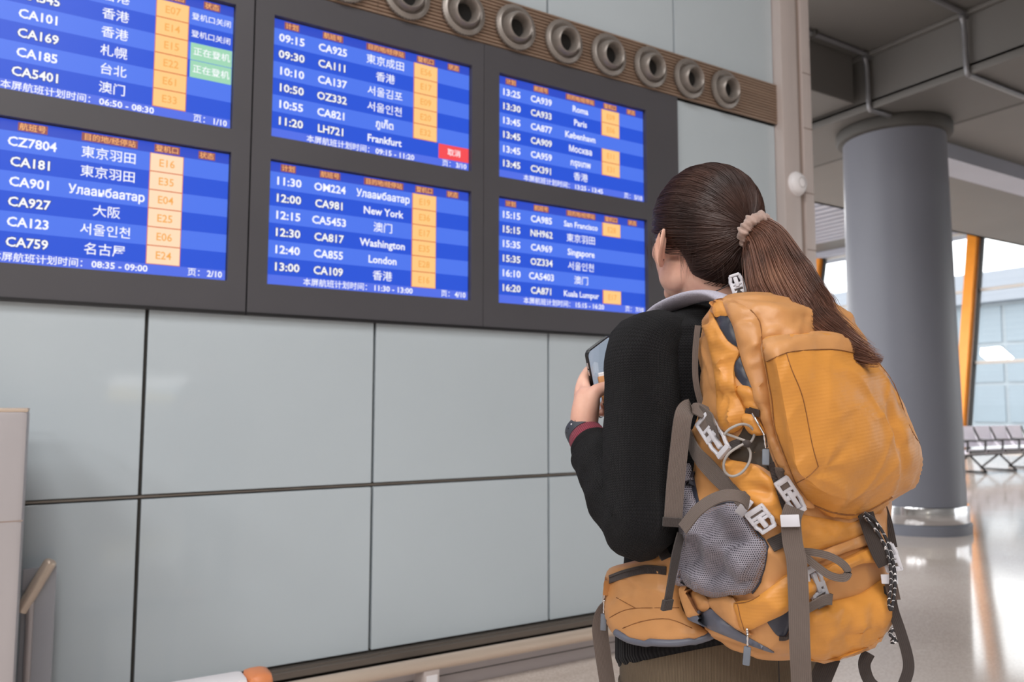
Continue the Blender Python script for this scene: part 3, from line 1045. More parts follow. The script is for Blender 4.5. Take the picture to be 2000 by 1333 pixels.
def chain(mb, pts, rads, per=5, n=14):
    """tapered limb through joints, rounded at both ends"""
    P = catmull(pts, per)
    rr = []
    for i in range(len(rads) - 1):
        for j in range(per):
            rr.append(rads[i] + (rads[i + 1] - rads[i]) * j / per)
    rr.append(rads[-1])
    mb.tube(P, rr, n)
    ell(mb, P[0], (rr[0],) * 3, n=12, k=8)
    ell(mb, P[-1], (rr[-1],) * 3, n=12, k=8)


def loft(mb, tab, n=28, uvscale=None, fn=None, steps=60, cap0=True, cap1=True, power=2.2):
    """horizontal sections; tab rows: z, half width, half depth, centre x, centre y"""
    z0, z1 = tab[0][0], tab[-1][0]
    rings = []
    for i in range(steps + 1):
        z = z0 + (z1 - z0) * i / steps
        a, b, cx, cy = lerp_table(tab, z)
        rg = []
        for j in range(n):
            t = 2 * math.pi * j / n
            c_, s_ = math.cos(t), math.sin(t)
            e = 2 / power
            p = Vector((cx + a * math.copysign(abs(c_) ** e, c_), cy + b * math.copysign(abs(s_) ** e, s_), z))
            if fn: p = fn(p, t, z)
            rg.append(p)
        rings.append(rg)
    mb.grid(rings, True, cap0, cap1, uvscale)
    return rings


def remesh(mb, voxel, smooth_it=3, fac=0.5):
    me = bpy.data.meshes.new('tmp')
    me.from_pydata(mb.v, [], mb.f)
    ob = bpy.data.objects.new('tmp', me)
    COL.objects.link(ob)
    md = ob.modifiers.new('r', 'REMESH')
    md.mode = 'VOXEL'
    md.voxel_size = voxel
    md.use_smooth_shade = True
    if smooth_it:
        sm = ob.modifiers.new('s', 'SMOOTH')
        sm.iterations = smooth_it
        sm.factor = fac
    dg = bpy.context.evaluated_depsgraph_get()
    out = bpy.data.meshes.new_from_object(ob.evaluated_get(dg))
    bpy.data.objects.remove(ob)
    bpy.data.meshes.remove(me)
    return out


# ---- head frame: turned a little to her left and slightly raised
HP = Vector((-0.014, -0.003, 1.473))
HM = Matrix.Translation(HP) @ Matrix.Rotation(R(1.5), 4, 'Z') @ Matrix.Rotation(R(2), 4, 'X')


def hd_(x, y, z):
    return HM @ Vector((x, y, z))


HR = HM.to_3x3()
body = MB()
ell(body, hd_(0, -0.002, 0.108), (0.074, 0.096, 0.088), HR, 28, 20)              # skull
ell(body, hd_(0, 0.048, 0.050), (0.060, 0.048, 0.072), HR, 24, 16)               # face
ell(body, hd_(0, 0.050, 0.020), (0.050, 0.046, 0.046), HR, 20, 14)               # jaw
ell(body, hd_(0, 0.082, -0.012), (0.019, 0.016, 0.018), HR)                      # chin
for s_ in (-1, 1):
    ell(body, hd_(0.040 * s_, 0.060, 0.058), (0.024, 0.022, 0.026), HR)          # cheekbone
    ell(body, hd_(0.047 * s_, 0.022, 0.012), (0.018, 0.040, 0.030), HR)          # jaw corner
chain(body, [hd_(0, 0.095, 0.088), hd_(0, 0.103, 0.066), hd_(0, 0.111, 0.050)], [0.006, 0.008, 0.011])   # nose
for s_ in (-1, 1):
    ell(body, hd_(0.010 * s_, 0.102, 0.047), (0.008, 0.008, 0.007), HR, 10, 8)
ell(body, hd_(0, 0.092, 0.026), (0.021, 0.008, 0.006), HR, 12, 8)                # upper lip
ell(body, hd_(0, 0.090, 0.016), (0.018, 0.009, 0.007), HR, 12, 8)                # lower lip
ell(body, hd_(0, 0.082, 0.110), (0.036, 0.016, 0.014), HR)                       # brow
# neck, trunk
chain(body, [(0, -0.022, 1.36), (0, -0.018, 1.43), hd_(0, -0.012, 0.02), hd_(0, 0.0, 0.07)], [0.066, 0.056, 0.053, 0.055], 5, 24)
chain(body, [(-0.15, -0.02, 1.335), (-0.07, -0.025, 1.355), (0, -0.02, 1.37), (0.07, -0.025, 1.355), (0.15, -0.02, 1.335)], [0.035, 0.035, 0.045, 0.035, 0.035])
loft(body, [(0.80, 0.150, 0.095, 0, -0.01), (0.90, 0.158, 0.105, 0, -0.012), (1.06, 0.125, 0.085, 0, -0.01), (1.24, 0.145, 0.095, 0, -0.012), (1.34, 0.140, 0.085, 0, -0.015), (1.38, 0.08, 0.06, 0, -0.018)], 28)
# legs and feet
for s_ in (-1, 1):
    chain(body, [(0.085 * s_, -0.01, 0.86), (0.09 * s_, 0.0, 0.66), (0.092 * s_, 0.01, 0.47), (0.094 * s_, -0.01, 0.30), (0.096 * s_, -0.02, 0.09)], [0.082, 0.07, 0.052, 0.05, 0.036], 5, 20)
    chain(body, [(0.096 * s_, -0.03, 0.05), (0.10 * s_, 0.06, 0.045), (0.106 * s_, 0.14, 0.03)], [0.034, 0.034, 0.024], 5, 14)
# arms: left joints follow the photograph, the right arm mirrors the hold in front of the chest
SH_L, EL_L, WR_L = Vector((-0.165, -0.028, 1.338)), Vector((-0.215, -0.072, 1.082)), lD(1140, 846, 1.385)
SH_R, EL_R, WR_R = Vector((0.165, -0.028, 1.345)), Vector((0.205, -0.02, 1.07)), Vector((0.03, 0.185, 1.17))
for S_, E_, W_ in ((SH_L, EL_L, WR_L), (SH_R, EL_R, WR_R)):
    chain(body, [S_, S_.lerp(E_, 0.5), E_], [0.046, 0.040, 0.034], 5, 18)
    chain(body, [E_, E_.lerp(W_, 0.35), W_], [0.034, 0.036, 0.0225], 5, 18)

# left hand round the phone; pixel columns of the photograph with their own distances
TL, TRp, BLp = lD(1143, 688, 1.400), lD(1197, 646, 1.448), lD(1169, 826, 1.468)
pl = (TL - BLp).normalized()
pw = (TRp - TL)
pw = (pw - pl * pw.dot(pl)).normalized()
pn = pw.cross(pl)                               # out of the screen, towards her face and the camera
if pn.dot(CL - TL) < 0: pn = -pn
PH_L, PH_W, PH_T = 0.147, 0.0715, 0.008
PC = TL - pl * PH_L / 2 + pw * PH_W / 2        # phone centre


def ph(a, b, c):
    """point in phone axes: across, along, out of the screen (metres from its centre)"""
    return PC + pw * a + pl * b + pn * c


hand = MB()
D_ = lambda *t: lD(*t)
chain(hand, [WR_L, D_(1142, 812, 1.387), D_(1147, 780, 1.392)], [0.0240, 0.0255, 0.0235], 6, 20)          # heel of the hand
kn_px = [((1139, 802, 1.402), (1137, 764, 1.422), (1141, 738, 1.436)), ((1139, 806, 1.412), (1139, 774, 1.440), (1143, 752, 1.456)),
         ((1142, 812, 1.420), (1144, 786, 1.452), (1148, 768, 1.470)), ((1147, 818, 1.424), (1151, 798, 1.458), (1155, 786, 1.476))]
fin_px = [((1152, 722, 1.452), (1176, 716, 1.470), (1196, 722, 1.466)), ((1156, 736, 1.474), (1182, 734, 1.488), (1202, 740, 1.482)),
          ((1160, 756, 1.486), (1184, 756, 1.498), (1202, 762, 1.492)), ((1164, 778, 1.490), (1184, 780, 1.502), (1198, 786, 1.498))]
for kn, fn_ in zip(kn_px, fin_px):               # palm bones, then four fingers folding round behind the phone
    chain(hand, [D_(*k_) for k_ in kn], [0.0185, 0.0145, 0.0105], 5, 14)
    chain(hand, [D_(*kn[2])] + [D_(*k_) for k_ in fn_], [0.0102, 0.0090, 0.0080, 0.0068], 5, 12)
chain(hand, [D_(1147, 815, 1.378), D_(1152, 790, 1.376), D_(1161, 768, 1.376), D_(1184, 757, 1.386), D_(1208, 750, 1.396)], [0.0175, 0.0170, 0.0135, 0.0112, 0.0085], 6, 16)   # thumb across the phone
chain(hand, [D_(1152, 790, 1.378), D_(1146, 768, 1.398), D_(1142, 748, 1.420)], [0.0150, 0.0110, 0.0085], 5, 12)   # web of the thumb
body.v_off = len(body.v)
o_ = len(body.v)
body.v += hand.v
body.f += [tuple(o_ + i for i in f) for f in hand.f]
# right hand: palm and five fingers closing on the card wallet in front of the chest
WC = lD(1203, 783, 1.425)                        # wallet centre
rh = MB()
WR_R2 = WC + Vector((0.075, 0.01, -0.075))
for i in range(4):
    kk = WC + Vector((0.048 - 0.003 * i, 0.022, 0.022 - 0.016 * i))
    chain(rh, [WR_R2, WR_R2.lerp(kk, 0.5), kk], [0.019, 0.015, 0.0095], 4, 12)
    chain(rh, [kk, kk + Vector((-0.016, 0.012, 0.004)), kk + Vector((-0.042, 0.008, 0.004)), kk + Vector((-0.056, 0.0, 0.003))], [0.0092, 0.0085, 0.0078, 0.0066], 4, 10)
chain(rh, [WR_R2, WC + Vector((0.046, -0.016, -0.024)), WC + Vector((0.028, -0.022, 0.0)), WC + Vector((0.008, -0.018, 0.012))], [0.018, 0.014, 0.011, 0.008], 5, 12)
chain(rh, [EL_R, EL_R.lerp(WR_R2, 0.35), WR_R2], [0.034, 0.036, 0.0215], 5, 16)
o_ = len(body.v)
body.v += rh.v
body.f += [tuple(o_ + i for i in f) for f in rh.f]

bme = remesh(body, 0.0032, 4, 0.45)
bme.name = 'body'
bme.materials.clear()
bme.materials.append(SKIN)
bodyo = link('body', bme, person)

# eyes, ears
for s_ in (-1, 1):
    e_ = MB()
    ell(e_, hd_(0.030 * s_, 0.0785, 0.084), (0.0125, 0.0125, 0.0115), HR, 16, 10)
    e_.build('eye', WHITE, person, True)
    e_ = MB()
    ell(e_, hd_(0.030 * s_, 0.0885, 0.084), (0.0055, 0.003, 0.0055), HR, 12, 8)
    e_.build('iris', BLK, person, True)
    # ear: rim, bowl and lobe modelled as one thin shell
    em = MB()
    rings = []
    nr, na = 9, 30
    fw_ = Vector((0, 1, 0))
    for i in range(nr + 1):
        rho = i / nr
        rg = []
        for j in range(na):
            a = 2 * math.pi * j / na
            yy = rho * 0.0205 * math.cos(a) * (1.0 - 0.30 * max(0, -math.sin(a)))
            zz = rho * 0.033 * math.sin(a)
            if math.sin(a) < 0: zz *= 1.02
            out = 0.006 + 0.0215 * max(0, -math.cos(a)) * rho + 0.004 * rho ** 6 - 0.007 * math.exp(-((rho - 0.45) / 0.3) ** 2) + 0.003 * math.exp(-((rho - 0.72) / 0.1) ** 2)
            rg.append(hd_(s_ * (0.0745 + out), 0.014 + yy - 0.004 * rho * math.sin(a), 0.055 + zz))
        rings.append(rg)
    back = []
    for rg, k_ in ((rings[-1], 0.0028), (rings[-1], 0.006)):
        back.append([p + (HR @ Vector((-s_ * k_, 0.0005, 0))) for p in rg])
    cen = hd_(s_ * 0.070, 0.022, 0.055)
    for f_ in (0.85, 0.6):
        back.append([cen + (p - cen) * f_ + (HR @ Vector((-s_ * 0.004, 0.002, 0))) for p in back[1]])
    em.grid(rings[::-1] and [*rings, *back], True, True, True)
    em.build('ear', SKIN, person, True)
e_ = MB()
ell(e_, hd_(-0.0885, 0.004, 0.032), (0.0012, 0.0012, 0.0012), None, 8, 6)
e_.build('ear_mole', BLK, person, True)

# ---- hair: solid under-cap, laid strands, tail
HC = hd_(0, -0.006, 0.100)
PT = hd_(-0.004, -0.116, 0.078)                 # where the tail is tied


def hair_r(d):
    """outer hair surface along a head-frame direction"""
    best = 0
    for c, r_ in (((0, 0.0, 0.006), (0.0865, 0.1085, 0.1025)), ((0, -0.034, -0.060), (0.066, 0.066, 0.062)), ((0, -0.03, -0.02), (0.079, 0.080, 0.085))):
        ox, oy, oz = (-c[0] / r_[0], -c[1] / r_[1], -c[2] / r_[2])
        dx, dy, dz = d[0] / r_[0], d[1] / r_[1], d[2] / r_[2]
        A = dx * dx + dy * dy + dz * dz
        B = ox * dx + oy * dy + oz * dz
        Cc = ox * ox + oy * oy + oz * oz - 1
        disc = B * B - A * Cc
        if disc > 0:
            best = max(best, (-B + math.sqrt(disc)) / A)
    return best


def in_hair(d):
    """is this head-frame direction covered with hair (hairline in front of and behind the ear, nape)"""
    x, y, z = d
    ang = math.degrees(math.atan2(abs(x), -y))  # 0 back ... 180 front
    el = math.degrees(math.asin(max(-1, min(1, z))))
    lim = lerp_table([(0, -71), (25, -71), (48, -69), (66, -62), (78, -50), (88, -34), (95, -14), (102, -3), (109, -12), (117, -33), (127, -30), (140, -6), (155, 24), (180, 40)], ang)[0]
    return el > lim


cap = MB()
na, ne = 240, 150
pts, ok = [], []
for i in range(ne + 1):
    el = R(-72 + 162 * i / ne)
    for j in range(na):
        a = 2 * math.pi * j / na
        d = (math.cos(el) * math.sin(a), -math.cos(el) * math.cos(a), math.sin(el))
        pts.append(HC + HR @ (Vector(d) * (hair_r(d) - 0.004)))
        ok.append(in_hair(d))
fs = []
for i in range(ne):
    for j in range(na):
        ids = (i * na + j, i * na + (j + 1) % na, (i + 1) * na + (j + 1) % na, (i + 1) * na + j)
        if all(ok[k_] for k_ in ids):
            fs.append(ids)
cap.add(pts, fs)
capo = cap.build('hair', HAIR, person, True)


def strands(paths, rad, name, mat, parent, sides=3):
    """many thin tapering tubes in one mesh; paths: array (n, k, 3)"""
    P = np.asarray(paths, dtype=np.float64)
    n, k, _ = P.shape
    T = np.empty_like(P)
    T[:, 1:-1] = P[:, 2:] - P[:, :-2]
    T[:, 0] = P[:, 1] - P[:, 0]
    T[:, -1] = P[:, -1] - P[:, -2]
    T /= np.linalg.norm(T, axis=2, keepdims=True) + 1e-12
    ref = np.array([0.31, 0.52, 0.79])
    A = np.cross(T, ref)
    A /= np.linalg.norm(A, axis=2, keepdims=True) + 1e-12
    B = np.cross(T, A)
    taper = np.interp(np.linspace(0, 1, k), [0, 0.08, 0.8, 1], [0.7, 1, 1, 0.25])[None, :, None]
    V = np.empty((n, k, sides, 3))
    for s_ in range(sides):
        a = 2 * math.pi * s_ / sides
        V[:, :, s_] = P + (A * math.cos(a) + B * math.sin(a)) * (np.asarray(rad).reshape(-1, 1, 1) * taper)
    idx = np.arange(n * k * sides).reshape(n, k, sides)
    q0, q1 = idx[:, :-1], idx[:, 1:]
    F = np.stack([q0, np.roll(q0, -1, 2), np.roll(q1, -1, 2), q1], -1).reshape(-1, 4)
    me = bpy.data.meshes.new(name)
    me.vertices.add(n * k * sides)
    me.vertices.foreach_set('co', V.reshape(-1))
    me.loops.add(F.size)
    me.loops.foreach_set('vertex_index', F.reshape(-1).astype(np.int32))
    me.polygons.add(len(F))
    me.polygons.foreach_set('loop_start', np.arange(0, F.size, 4, dtype=np.int32))
    me.polygons.foreach_set('use_smooth', np.ones(len(F), dtype=bool))
    me.update(calc_edges=True)
    me.materials.append(mat)
    o = link(name, me, parent)
    o['kind'] = 'stuff'
    return o


dP = (HR.transposed() @ (PT - HC)).normalized()
paths, rads = [], []
cnt = 0
while cnt < 4200:
    z = random.uniform(-0.95, 1)
    a = random.uniform(-math.pi, math.pi)
    d = Vector((math.sqrt(1 - z * z) * math.sin(a), -math.sqrt(1 - z * z) * math.cos(a), z))
    if not in_hair(d) or d.angle(dP) < 0.25:
        continue
    if random.random() > 0.35 + 0.65 * min(1, d.angle(dP) / 2.2):
        continue
    lift = random.gauss(0.0, 0.0010)
    wob = random.uniform(-0.05, 0.05)
    K = 18
    ang = d.angle(dP)
    axis = d.cross(dP).normalized()
    pth = []
    lo = random.uniform(0.0, 0.35) if random.random() < 0.5 else 0
    good = True
    for i in range(K):
        t = lo + (1 - lo) * i / (K - 1)
        dd = Matrix.Rotation(ang * t, 3, axis) @ d
        dd = (dd + axis * wob * math.sin(math.pi * t)).normalized()
        # strands below the tie sweep up to it, those above bow gently
        rr = hair_r(dd) + lift * (1 - t * 0.4) + 0.0004
        pinch = max(0.0, (t - 0.86) / 0.14)
        p = HC + HR @ (dd * rr)
        p = p.lerp(PT + (p - PT).normalized() * 0.012, pinch * 0.55)
        pth.append(p)
    paths.append(pth)
    rads.append(random.uniform(0.00035, 0.0008))
    cnt += 1
strands(paths, rads, 'hair_strands', HAIR, person)
# a few loose hairs at the temple, nape and crown
paths, rads = [], []
for i in range(70):
    a = random.choice([random.uniform(-1.95, -1.65), random.uniform(-1.4, -1.0), random.uniform(-0.9, 0.3)])
    el = random.uniform(-0.75, -0.35) if a > -1.5 else random.uniform(-0.3, 0.0)
    d = Vector((math.cos(el) * math.sin(a), -math.cos(el) * math.cos(a), math.sin(el)))
    p = HC + HR @ (d * (hair_r(d) - 0.004))
    if a < -1.5: p = hd_(-0.077, 0.045 + random.uniform(-0.01, 0.02), 0.07 + random.uniform(-0.01, 0.03))
    v_ = Vector((random.uniform(-0.1, 0.05), random.uniform(-0.25, 0.25), -1)).normalized()
    L_ = random.uniform(0.02, 0.055)
    paths.append([p + v_ * L_ * t + Vector((-0.004, 0, 0)) * math.sin(3 * t) for t in np.linspace(0, 1, 10)])
    rads.append(0.0002)
strands(paths, rads, 'loose_hairs', HAIR, person)

# tail: swept to the right over the pack
tailp = [PT, lY(1492, 470, -0.150), lY(1528, 552, -0.195), lY(1578, 624, -0.250), lY(1642, 668, -0.318), lY(1724, 702, -0.374)]
TP = catmull(tailp, 8)
camdir = [(CL - p).normalized() for p in TP]
WID = [0.014, 0.031, 0.047, 0.047, 0.029, 0.005]
DEP = [0.013, 0.022, 0.028, 0.022, 0.011, 0.005]
tt = np.linspace(0, 1, len(TP))
wid = np.interp(tt, np.linspace(0, 1, 6), WID)
dep = np.interp(tt, np.linspace(0, 1, 6), DEP)
side, nrm_ = [], []
for i, p in enumerate(TP):
    t = (TP[min(i + 1, len(TP) - 1)] - TP[max(i - 1, 0)]).normalized()
    s_ = t.cross(camdir[i]).normalized()
    side.append(s_)
    nrm_.append(s_.cross(t).normalized())
TPn, SDn, NMn = (np.array([tuple(v_) for v_ in L_]) for L_ in (TP, side, nrm_))
paths, rads = [], []
for i in range(5600):
    clump = RNG.integers(0, 90)
    crs = np.random.default_rng(1000 + int(clump))
    ca, cr = crs.uniform(0, 2 * math.pi), math.sqrt(crs.uniform(0, 1))
    a_, b_ = cr * math.cos(ca), cr * math.sin(ca)
    a_ += RNG.normal(0, 0.10)
    b_ += RNG.normal(0, 0.10)
    L_ = crs.uniform(0.60, 1.0) * RNG.uniform(0.85, 1.04) * (1 - 0.10 * max(0, -a_))
    K = 22
    u = np.linspace(0, min(1.0, L_), K)
    c = np.stack([np.interp(u, tt, TPn[:, j]) for j in range(3)], 1)
    S_ = np.stack([np.interp(u, tt, SDn[:, j]) for j in range(3)], 1)
    N_ = np.stack([np.interp(u, tt, NMn[:, j]) for j in range(3)], 1)
    ww = np.interp(u, tt, wid)[:, None]
    dd = np.interp(u, tt, dep)[:, None]
    wv = 0.06 * np.sin(u * crs.uniform(4, 8) + crs.uniform(0, 6))[:, None]
    fly = RNG.normal(0, 0.004) * (u ** 2)[:, None]
    paths.append(c + S_ * ww * (a_ + wv) + N_ * dd * (b_ + wv) + S_ * fly)
    rads.append(RNG.uniform(0.0003, 0.0007))
strands(paths, rads, 'ponytail', HAIR2, person)
# scrunchie: a puckered ring round the tie
tdir = (TP[4] - TP[0]).normalized()
sa = tdir.orthogonal().normalized()
sb = tdir.cross(sa)
sc_c = PT + tdir * 0.012
rings = []
NSC = 80
for j in range(NSC):
    a = 2 * math.pi * j / NSC
    rad = sa * math.cos(a) + sb * math.sin(a)
    puck = 0.0088 + 0.0008 * math.sin(a * 15) + 0.0010 * math.sin(a * 23 + 1)
    cen = sc_c + rad * (0.0235 + 0.001 * math.sin(a * 7))
    rings.append([cen + (rad * math.cos(b) + tdir * math.sin(b) * 1.25) * puck * (1 + 0.12 * math.sin(3 * b + a * 9)) for b in [2 * math.pi * k_ / 14 for k_ in range(14)]])
rings.append(rings[0])
MB().grid(rings, True).build('scrunchie', SCRUN, person, True)

# ---- sweater
def hem_tilt(p):
    k_ = max(0.0, 1 - (p.z - 0.81) / 0.17)
    return Vector((p.x, p.y, p.z + (0.022 - 0.42 * p.y) * k_))


def fold(p, t, z):
    p = hem_tilt(p)
    v_ = noise.noise(Vector((p.x * 9, p.y * 9, p.z * 14))) * 0.004 + noise.noise(Vector((p.x * 22, p.y * 22, p.z * 30))) * 0.0018
    c = Vector((0, -0.01, p.z))
    d = (p - c).normalized()
    return p + d * v_


sw = MB()
loft(sw, [(0.845, 0.180, 0.128, 0, -0.008), (0.90, 0.186, 0.134, 0, -0.010), (1.00, 0.170, 0.122, 0, -0.008), (1.10, 0.158, 0.112, 0, -0.008), (1.22, 0.166, 0.116, 0, -0.012), (1.30, 0.172, 0.112, 0, -0.015),
          (1.345, 0.172, 0.100, 0, -0.018), (1.378, 0.154, 0.088, 0, -0.020), (1.404, 0.112, 0.074, 0, -0.020), (1.424, 0.070, 0.063, 0, -0.020)], 72, 1.0, fold, 110, True, False, 2.3)
sweater = sw.build('sweater', KNIT_B, person, True)
sh = MB()
loft(sh, [(0.812, 0.179, 0.130, 0, -0.008), (0.828, 0.185, 0.135, 0, -0.008), (0.862, 0.185, 0.134, 0, -0.008)], 96, 1.0, lambda p, t, z: hem_tilt(p + Vector((math.cos(t), math.sin(t), 0)) * 0.0015 * math.sin(t * 32)), 10, False, False, 2.3)
sh.build('ribbed_hem', RIB, sweater, True)
cl_ = MB()
loft(cl_, [(1.412, 0.073, 0.066, 0, -0.020), (1.424, 0.070, 0.065, 0, -0.020), (1.434, 0.066, 0.062, 0, -0.020)], 60, 1.0, None, 6, False, False, 2.0)
cl_.build('collar', RIB, sweater, True)


def sleeve(S0, S_, E_, W_, back, name):
    f = (W_ - E_).normalized()
    u = (E_ - S_).normalized()
    pts = [S0, S_ + Vector((0, 0, 0.004)), S_.lerp(E_, 0.30), S_.lerp(E_, 0.62), S_.lerp(E_, 0.90) + back * 0.4, E_ + u * 0.012 + back * 0.6,
           E_.lerp(W_, 0.22) + u * 0.012, E_.lerp(W_, 0.48), E_.lerp(W_, 0.72), W_ - f * 0.056, W_ - f * 0.034]
    rad = [0.050, 0.062, 0.0625, 0.060, 0.058, 0.056, 0.056, 0.054, 0.048, 0.041, 0.0375]
    P = catmull(pts, 9)
    rr = np.interp(np.linspace(0, len(rad) - 1, len(P)), range(len(rad)), rad)
    mb = MB()
    rings, nrm = [], None
    n = 56
    for i, p in enumerate(P):
        t = (P[min(i + 1, len(P) - 1)] - P[max(i - 1, 0)]).normalized()
        if nrm is None: nrm = t.orthogonal().normalized()
        nrm = (nrm - t * nrm.dot(t)).normalized()
        b = t.cross(nrm)
        fr = i / (len(P) - 1)
        rg = []
        for j in range(n):
            a = 2 * math.pi * j / n
            d = nrm * math.cos(a) + b * math.sin(a)
            r_ = rr[i]
            inner = max(0, d.dot((S_ + W_ - E_ * 2).normalized()))
            creas = math.exp(-((fr - 0.58) / 0.16) ** 2) * (0.35 + inner)
            r_ += creas * 0.0060 * math.sin(fr * 62 + 2.0 * noise.noise(d * 2.0)) + 0.0030 * noise.noise(p * 14 + d * 1.2) + 0.0015 * noise.noise(p * 40 + d * 3)
            rg.append(p + d * r_)
        rings.append(rg)
    mb.grid(rings, True, True, False, 1.0)
    o = mb.build(name, KNIT, sweater, True)
    # turned-in cuff edge, then the maroon shirt cuff beneath it
    e0 = W_ - f * 0.044
    cf = MB()
    cf.tube([e0 - f * 0.006, e0 + f * 0.004, e0 + f * 0.010, e0 + f * 0.011, e0 + f * 0.006], [0.0385, 0.0375, 0.0365, 0.0345, 0.033], 48, False, 1.0)
    cf.build('sleeve_cuff', RIB, sweater, True)
    return o


sleeve(Vector((-0.105, -0.022, 1.362)), SH_L, EL_L, WR_L, Vector((0, -0.012, 0)), 'sleeve')
sleeve(Vector((0.105, -0.022, 1.362)), SH_R, EL_R, WR_R2, Vector((0, -0.008, 0)), 'sleeve')
fL = (WR_L - EL_L).normalized()
MB().tube([WR_L - fL * 0.040, WR_L - fL * 0.028, WR_L - fL * 0.012, WR_L - fL * 0.009, WR_L - fL * 0.012], [0.0345, 0.0340, 0.0330, 0.0310, 0.0280], 40, False, 1.0).build('shirt_cuff', MAROON, person, True)
# watch strap with its row of holes
wsx = MB()
cw = WR_L + fL * 0.003
wa = fL.orthogonal().normalized()
wb = fL.cross(wa)
rings = []
for k_, (off, r_) in enumerate(((-0.012, 0.0262), (-0.012, 0.0315), (-0.008, 0.0322), (0.006, 0.0312), (0.011, 0.0302), (0.011, 0.0255))):
    rings.append([cw + fL * off + (wa * math.cos(2 * math.pi * j / 48) + wb * math.sin(2 * math.pi * j / 48)) * r_ for j in range(48)])
rings.append(rings[0])
wsx.grid(rings, True)
strap = wsx.build('watch_strap', RUBBER, person, True, 40)
tocam = (CL - cw)
tocam = (tocam - fL * tocam.dot(fL)).normalized()
ta = fL.cross(tocam)
for k_ in range(7):
    a = R(-52 + 17 * k_)
    d = tocam * math.cos(a) + ta * math.sin(a)
    hb = MB()
    ell(hb, cw + d * 0.0314 + fL * 0.001, (0.0016, 0.0016, 0.0016), None, 8, 6)
    hb.build('strap_hole' if k_ != 2 else 'strap_stud', BLK if k_ != 2 else WHITE, strap, True)

# ---- trousers and shoes
tr_ = MB()
loft(tr_, [(0.70, 0.178, 0.116, 0, -0.006), (0.80, 0.181, 0.124, 0, -0.010), (0.88, 0.176, 0.122, 0, -0.010), (0.95, 0.165, 0.112, 0, -0.010)], 72, 1.0, None, 24, True, True, 2.4)
for s_ in (-1, 1):
    P = catmull([(0.090 * s_, -0.006, 0.79), (0.091 * s_, 0.0, 0.62), (0.092 * s_, 0.006, 0.46), (0.094 * s_, -0.004, 0.28), (0.096 * s_, -0.012, 0.10)], 8)
    tr_.tube(P, list(np.interp(np.linspace(0, 1, len(P)), [0, 0.25, 0.5, 0.75, 1], [0.098, 0.092, 0.078, 0.072, 0.070])), 36, True, 1.0)
trs = tr_.build('trousers', TROUSER, person, True)
MB().tube([lX(1520, 1262, 0.0) + Vector((0, 0, -0.3)), lX(1520, 1262, 0.0)], 0.001, 6).build('side_seam', BLK, trs)
q = M('shoe_leather', srgb(62, 50, 44), 0.5)
q.bump(q.noise(200, 3, q.coord()), 0.15, 0.0006)
SHOE = q.m
for s_ in (-1, 1):
    rings = []
    for t in np.linspace(0, 1, 14):
        y = -0.085 + 0.27 * t
        hw = 0.030 + 0.016 * math.sin(math.pi * min(1, t * 0.9 + 0.15)) if t < 0.97 else 0.018
        hh = lerp_table([(0, 0.06), (0.15, 0.085), (0.35, 0.088), (0.55, 0.066), (0.8, 0.046), (1, 0.026)], t)[0]
        cx = 0.098 * s_ + 0.010 * s_ * t
        rings.append([Vector((cx + hw * math.cos(a), y, max(0.002, hh * 0.5 + hh * 0.5 * math.sin(a)))) for a in [2 * math.pi * k_ / 18 for k_ in range(18)]])
    sh_ = MB().grid(rings, True, True, True).build('shoe', SHOE, person, True)
    MB().bevbox(0.098 * s_ - 0.046, 0.098 * s_ + 0.050, -0.09, 0.185, 0.0, 0.018, 0.006).build('sole', BLK, sh_)

# ---- phone and wallet she holds (things of their own)
PM = Matrix((EX, EY, Vector((0, 0, 1)))).transposed().to_4x4()
PM.translation = P_O
phm = Matrix((pw, pl, pn)).transposed().to_4x4()
phm.translation = PC
phone = empty('phone', (0, 0, 0))
phone.matrix_world = PM @ phm
tag(phone, 'black phone held upright in the woman\'s left hand', 'phone')
q = M('phone_black', srgb(24, 24, 27), 0.25)
q.bump(q.noise(300, 2, q.coord()), 0.03, 0.0003)
PHB = q.m
q = M('phone_glass_glow', srgb(36, 40, 48), 0.03, spec=0.9, coat=1.0)
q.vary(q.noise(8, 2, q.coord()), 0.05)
q.emit(srgb(168, 180, 196), 0.75)  # soft glow stands in for the bright hall mirrored in the screen
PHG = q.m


def rrect(w_, h_, r_, z, n=6):
    out = []
    for cx, cy, a0 in ((w_ / 2 - r_, h_ / 2 - r_, 0), (-w_ / 2 + r_, h_ / 2 - r_, 90), (-w_ / 2 + r_, -h_ / 2 + r_, 180), (w_ / 2 - r_, -h_ / 2 + r_, 270)):
        for i in range(n + 1):
            a = R(a0 + 90 * i / n)
            out.append(Vector((cx + r_ * math.cos(a), cy + r_ * math.sin(a), z)))
    return out


T2 = PH_T / 2
MB().grid([rrect(PH_W - 0.003, PH_L - 0.003, 0.0095, -T2), rrect(PH_W, PH_L, 0.011, -T2 + 0.0015), rrect(PH_W, PH_L, 0.011, T2 - 0.0012), rrect(PH_W - 0.002, PH_L - 0.002, 0.010, T2)], True, True, True).build('case', PHB, phone, True, 35)
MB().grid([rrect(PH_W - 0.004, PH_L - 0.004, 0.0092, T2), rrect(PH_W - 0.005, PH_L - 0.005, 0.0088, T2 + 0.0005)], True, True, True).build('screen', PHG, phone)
for y_ in (0.045, 0.030):
    MB().bevbox(-PH_W / 2 - 0.0008, -PH_W / 2 + 0.001, y_ - 0.006, y_ + 0.006, -0.0014, 0.0014, 0.0005).build('side_button', STEEL, phone)
MB().bevbox(-0.032, -0.006, 0.038, 0.066, -T2 - 0.002, -T2, 0.001).build('camera_bump', PHB, phone)
q = M('tan_leather', srgb(196, 136, 82), 0.5)
q.bump(q.noise(160, 3, q.coord()), 0.2, 0.0006)
TAN = q.m
wal = empty('wallet', (0, 0, 0))
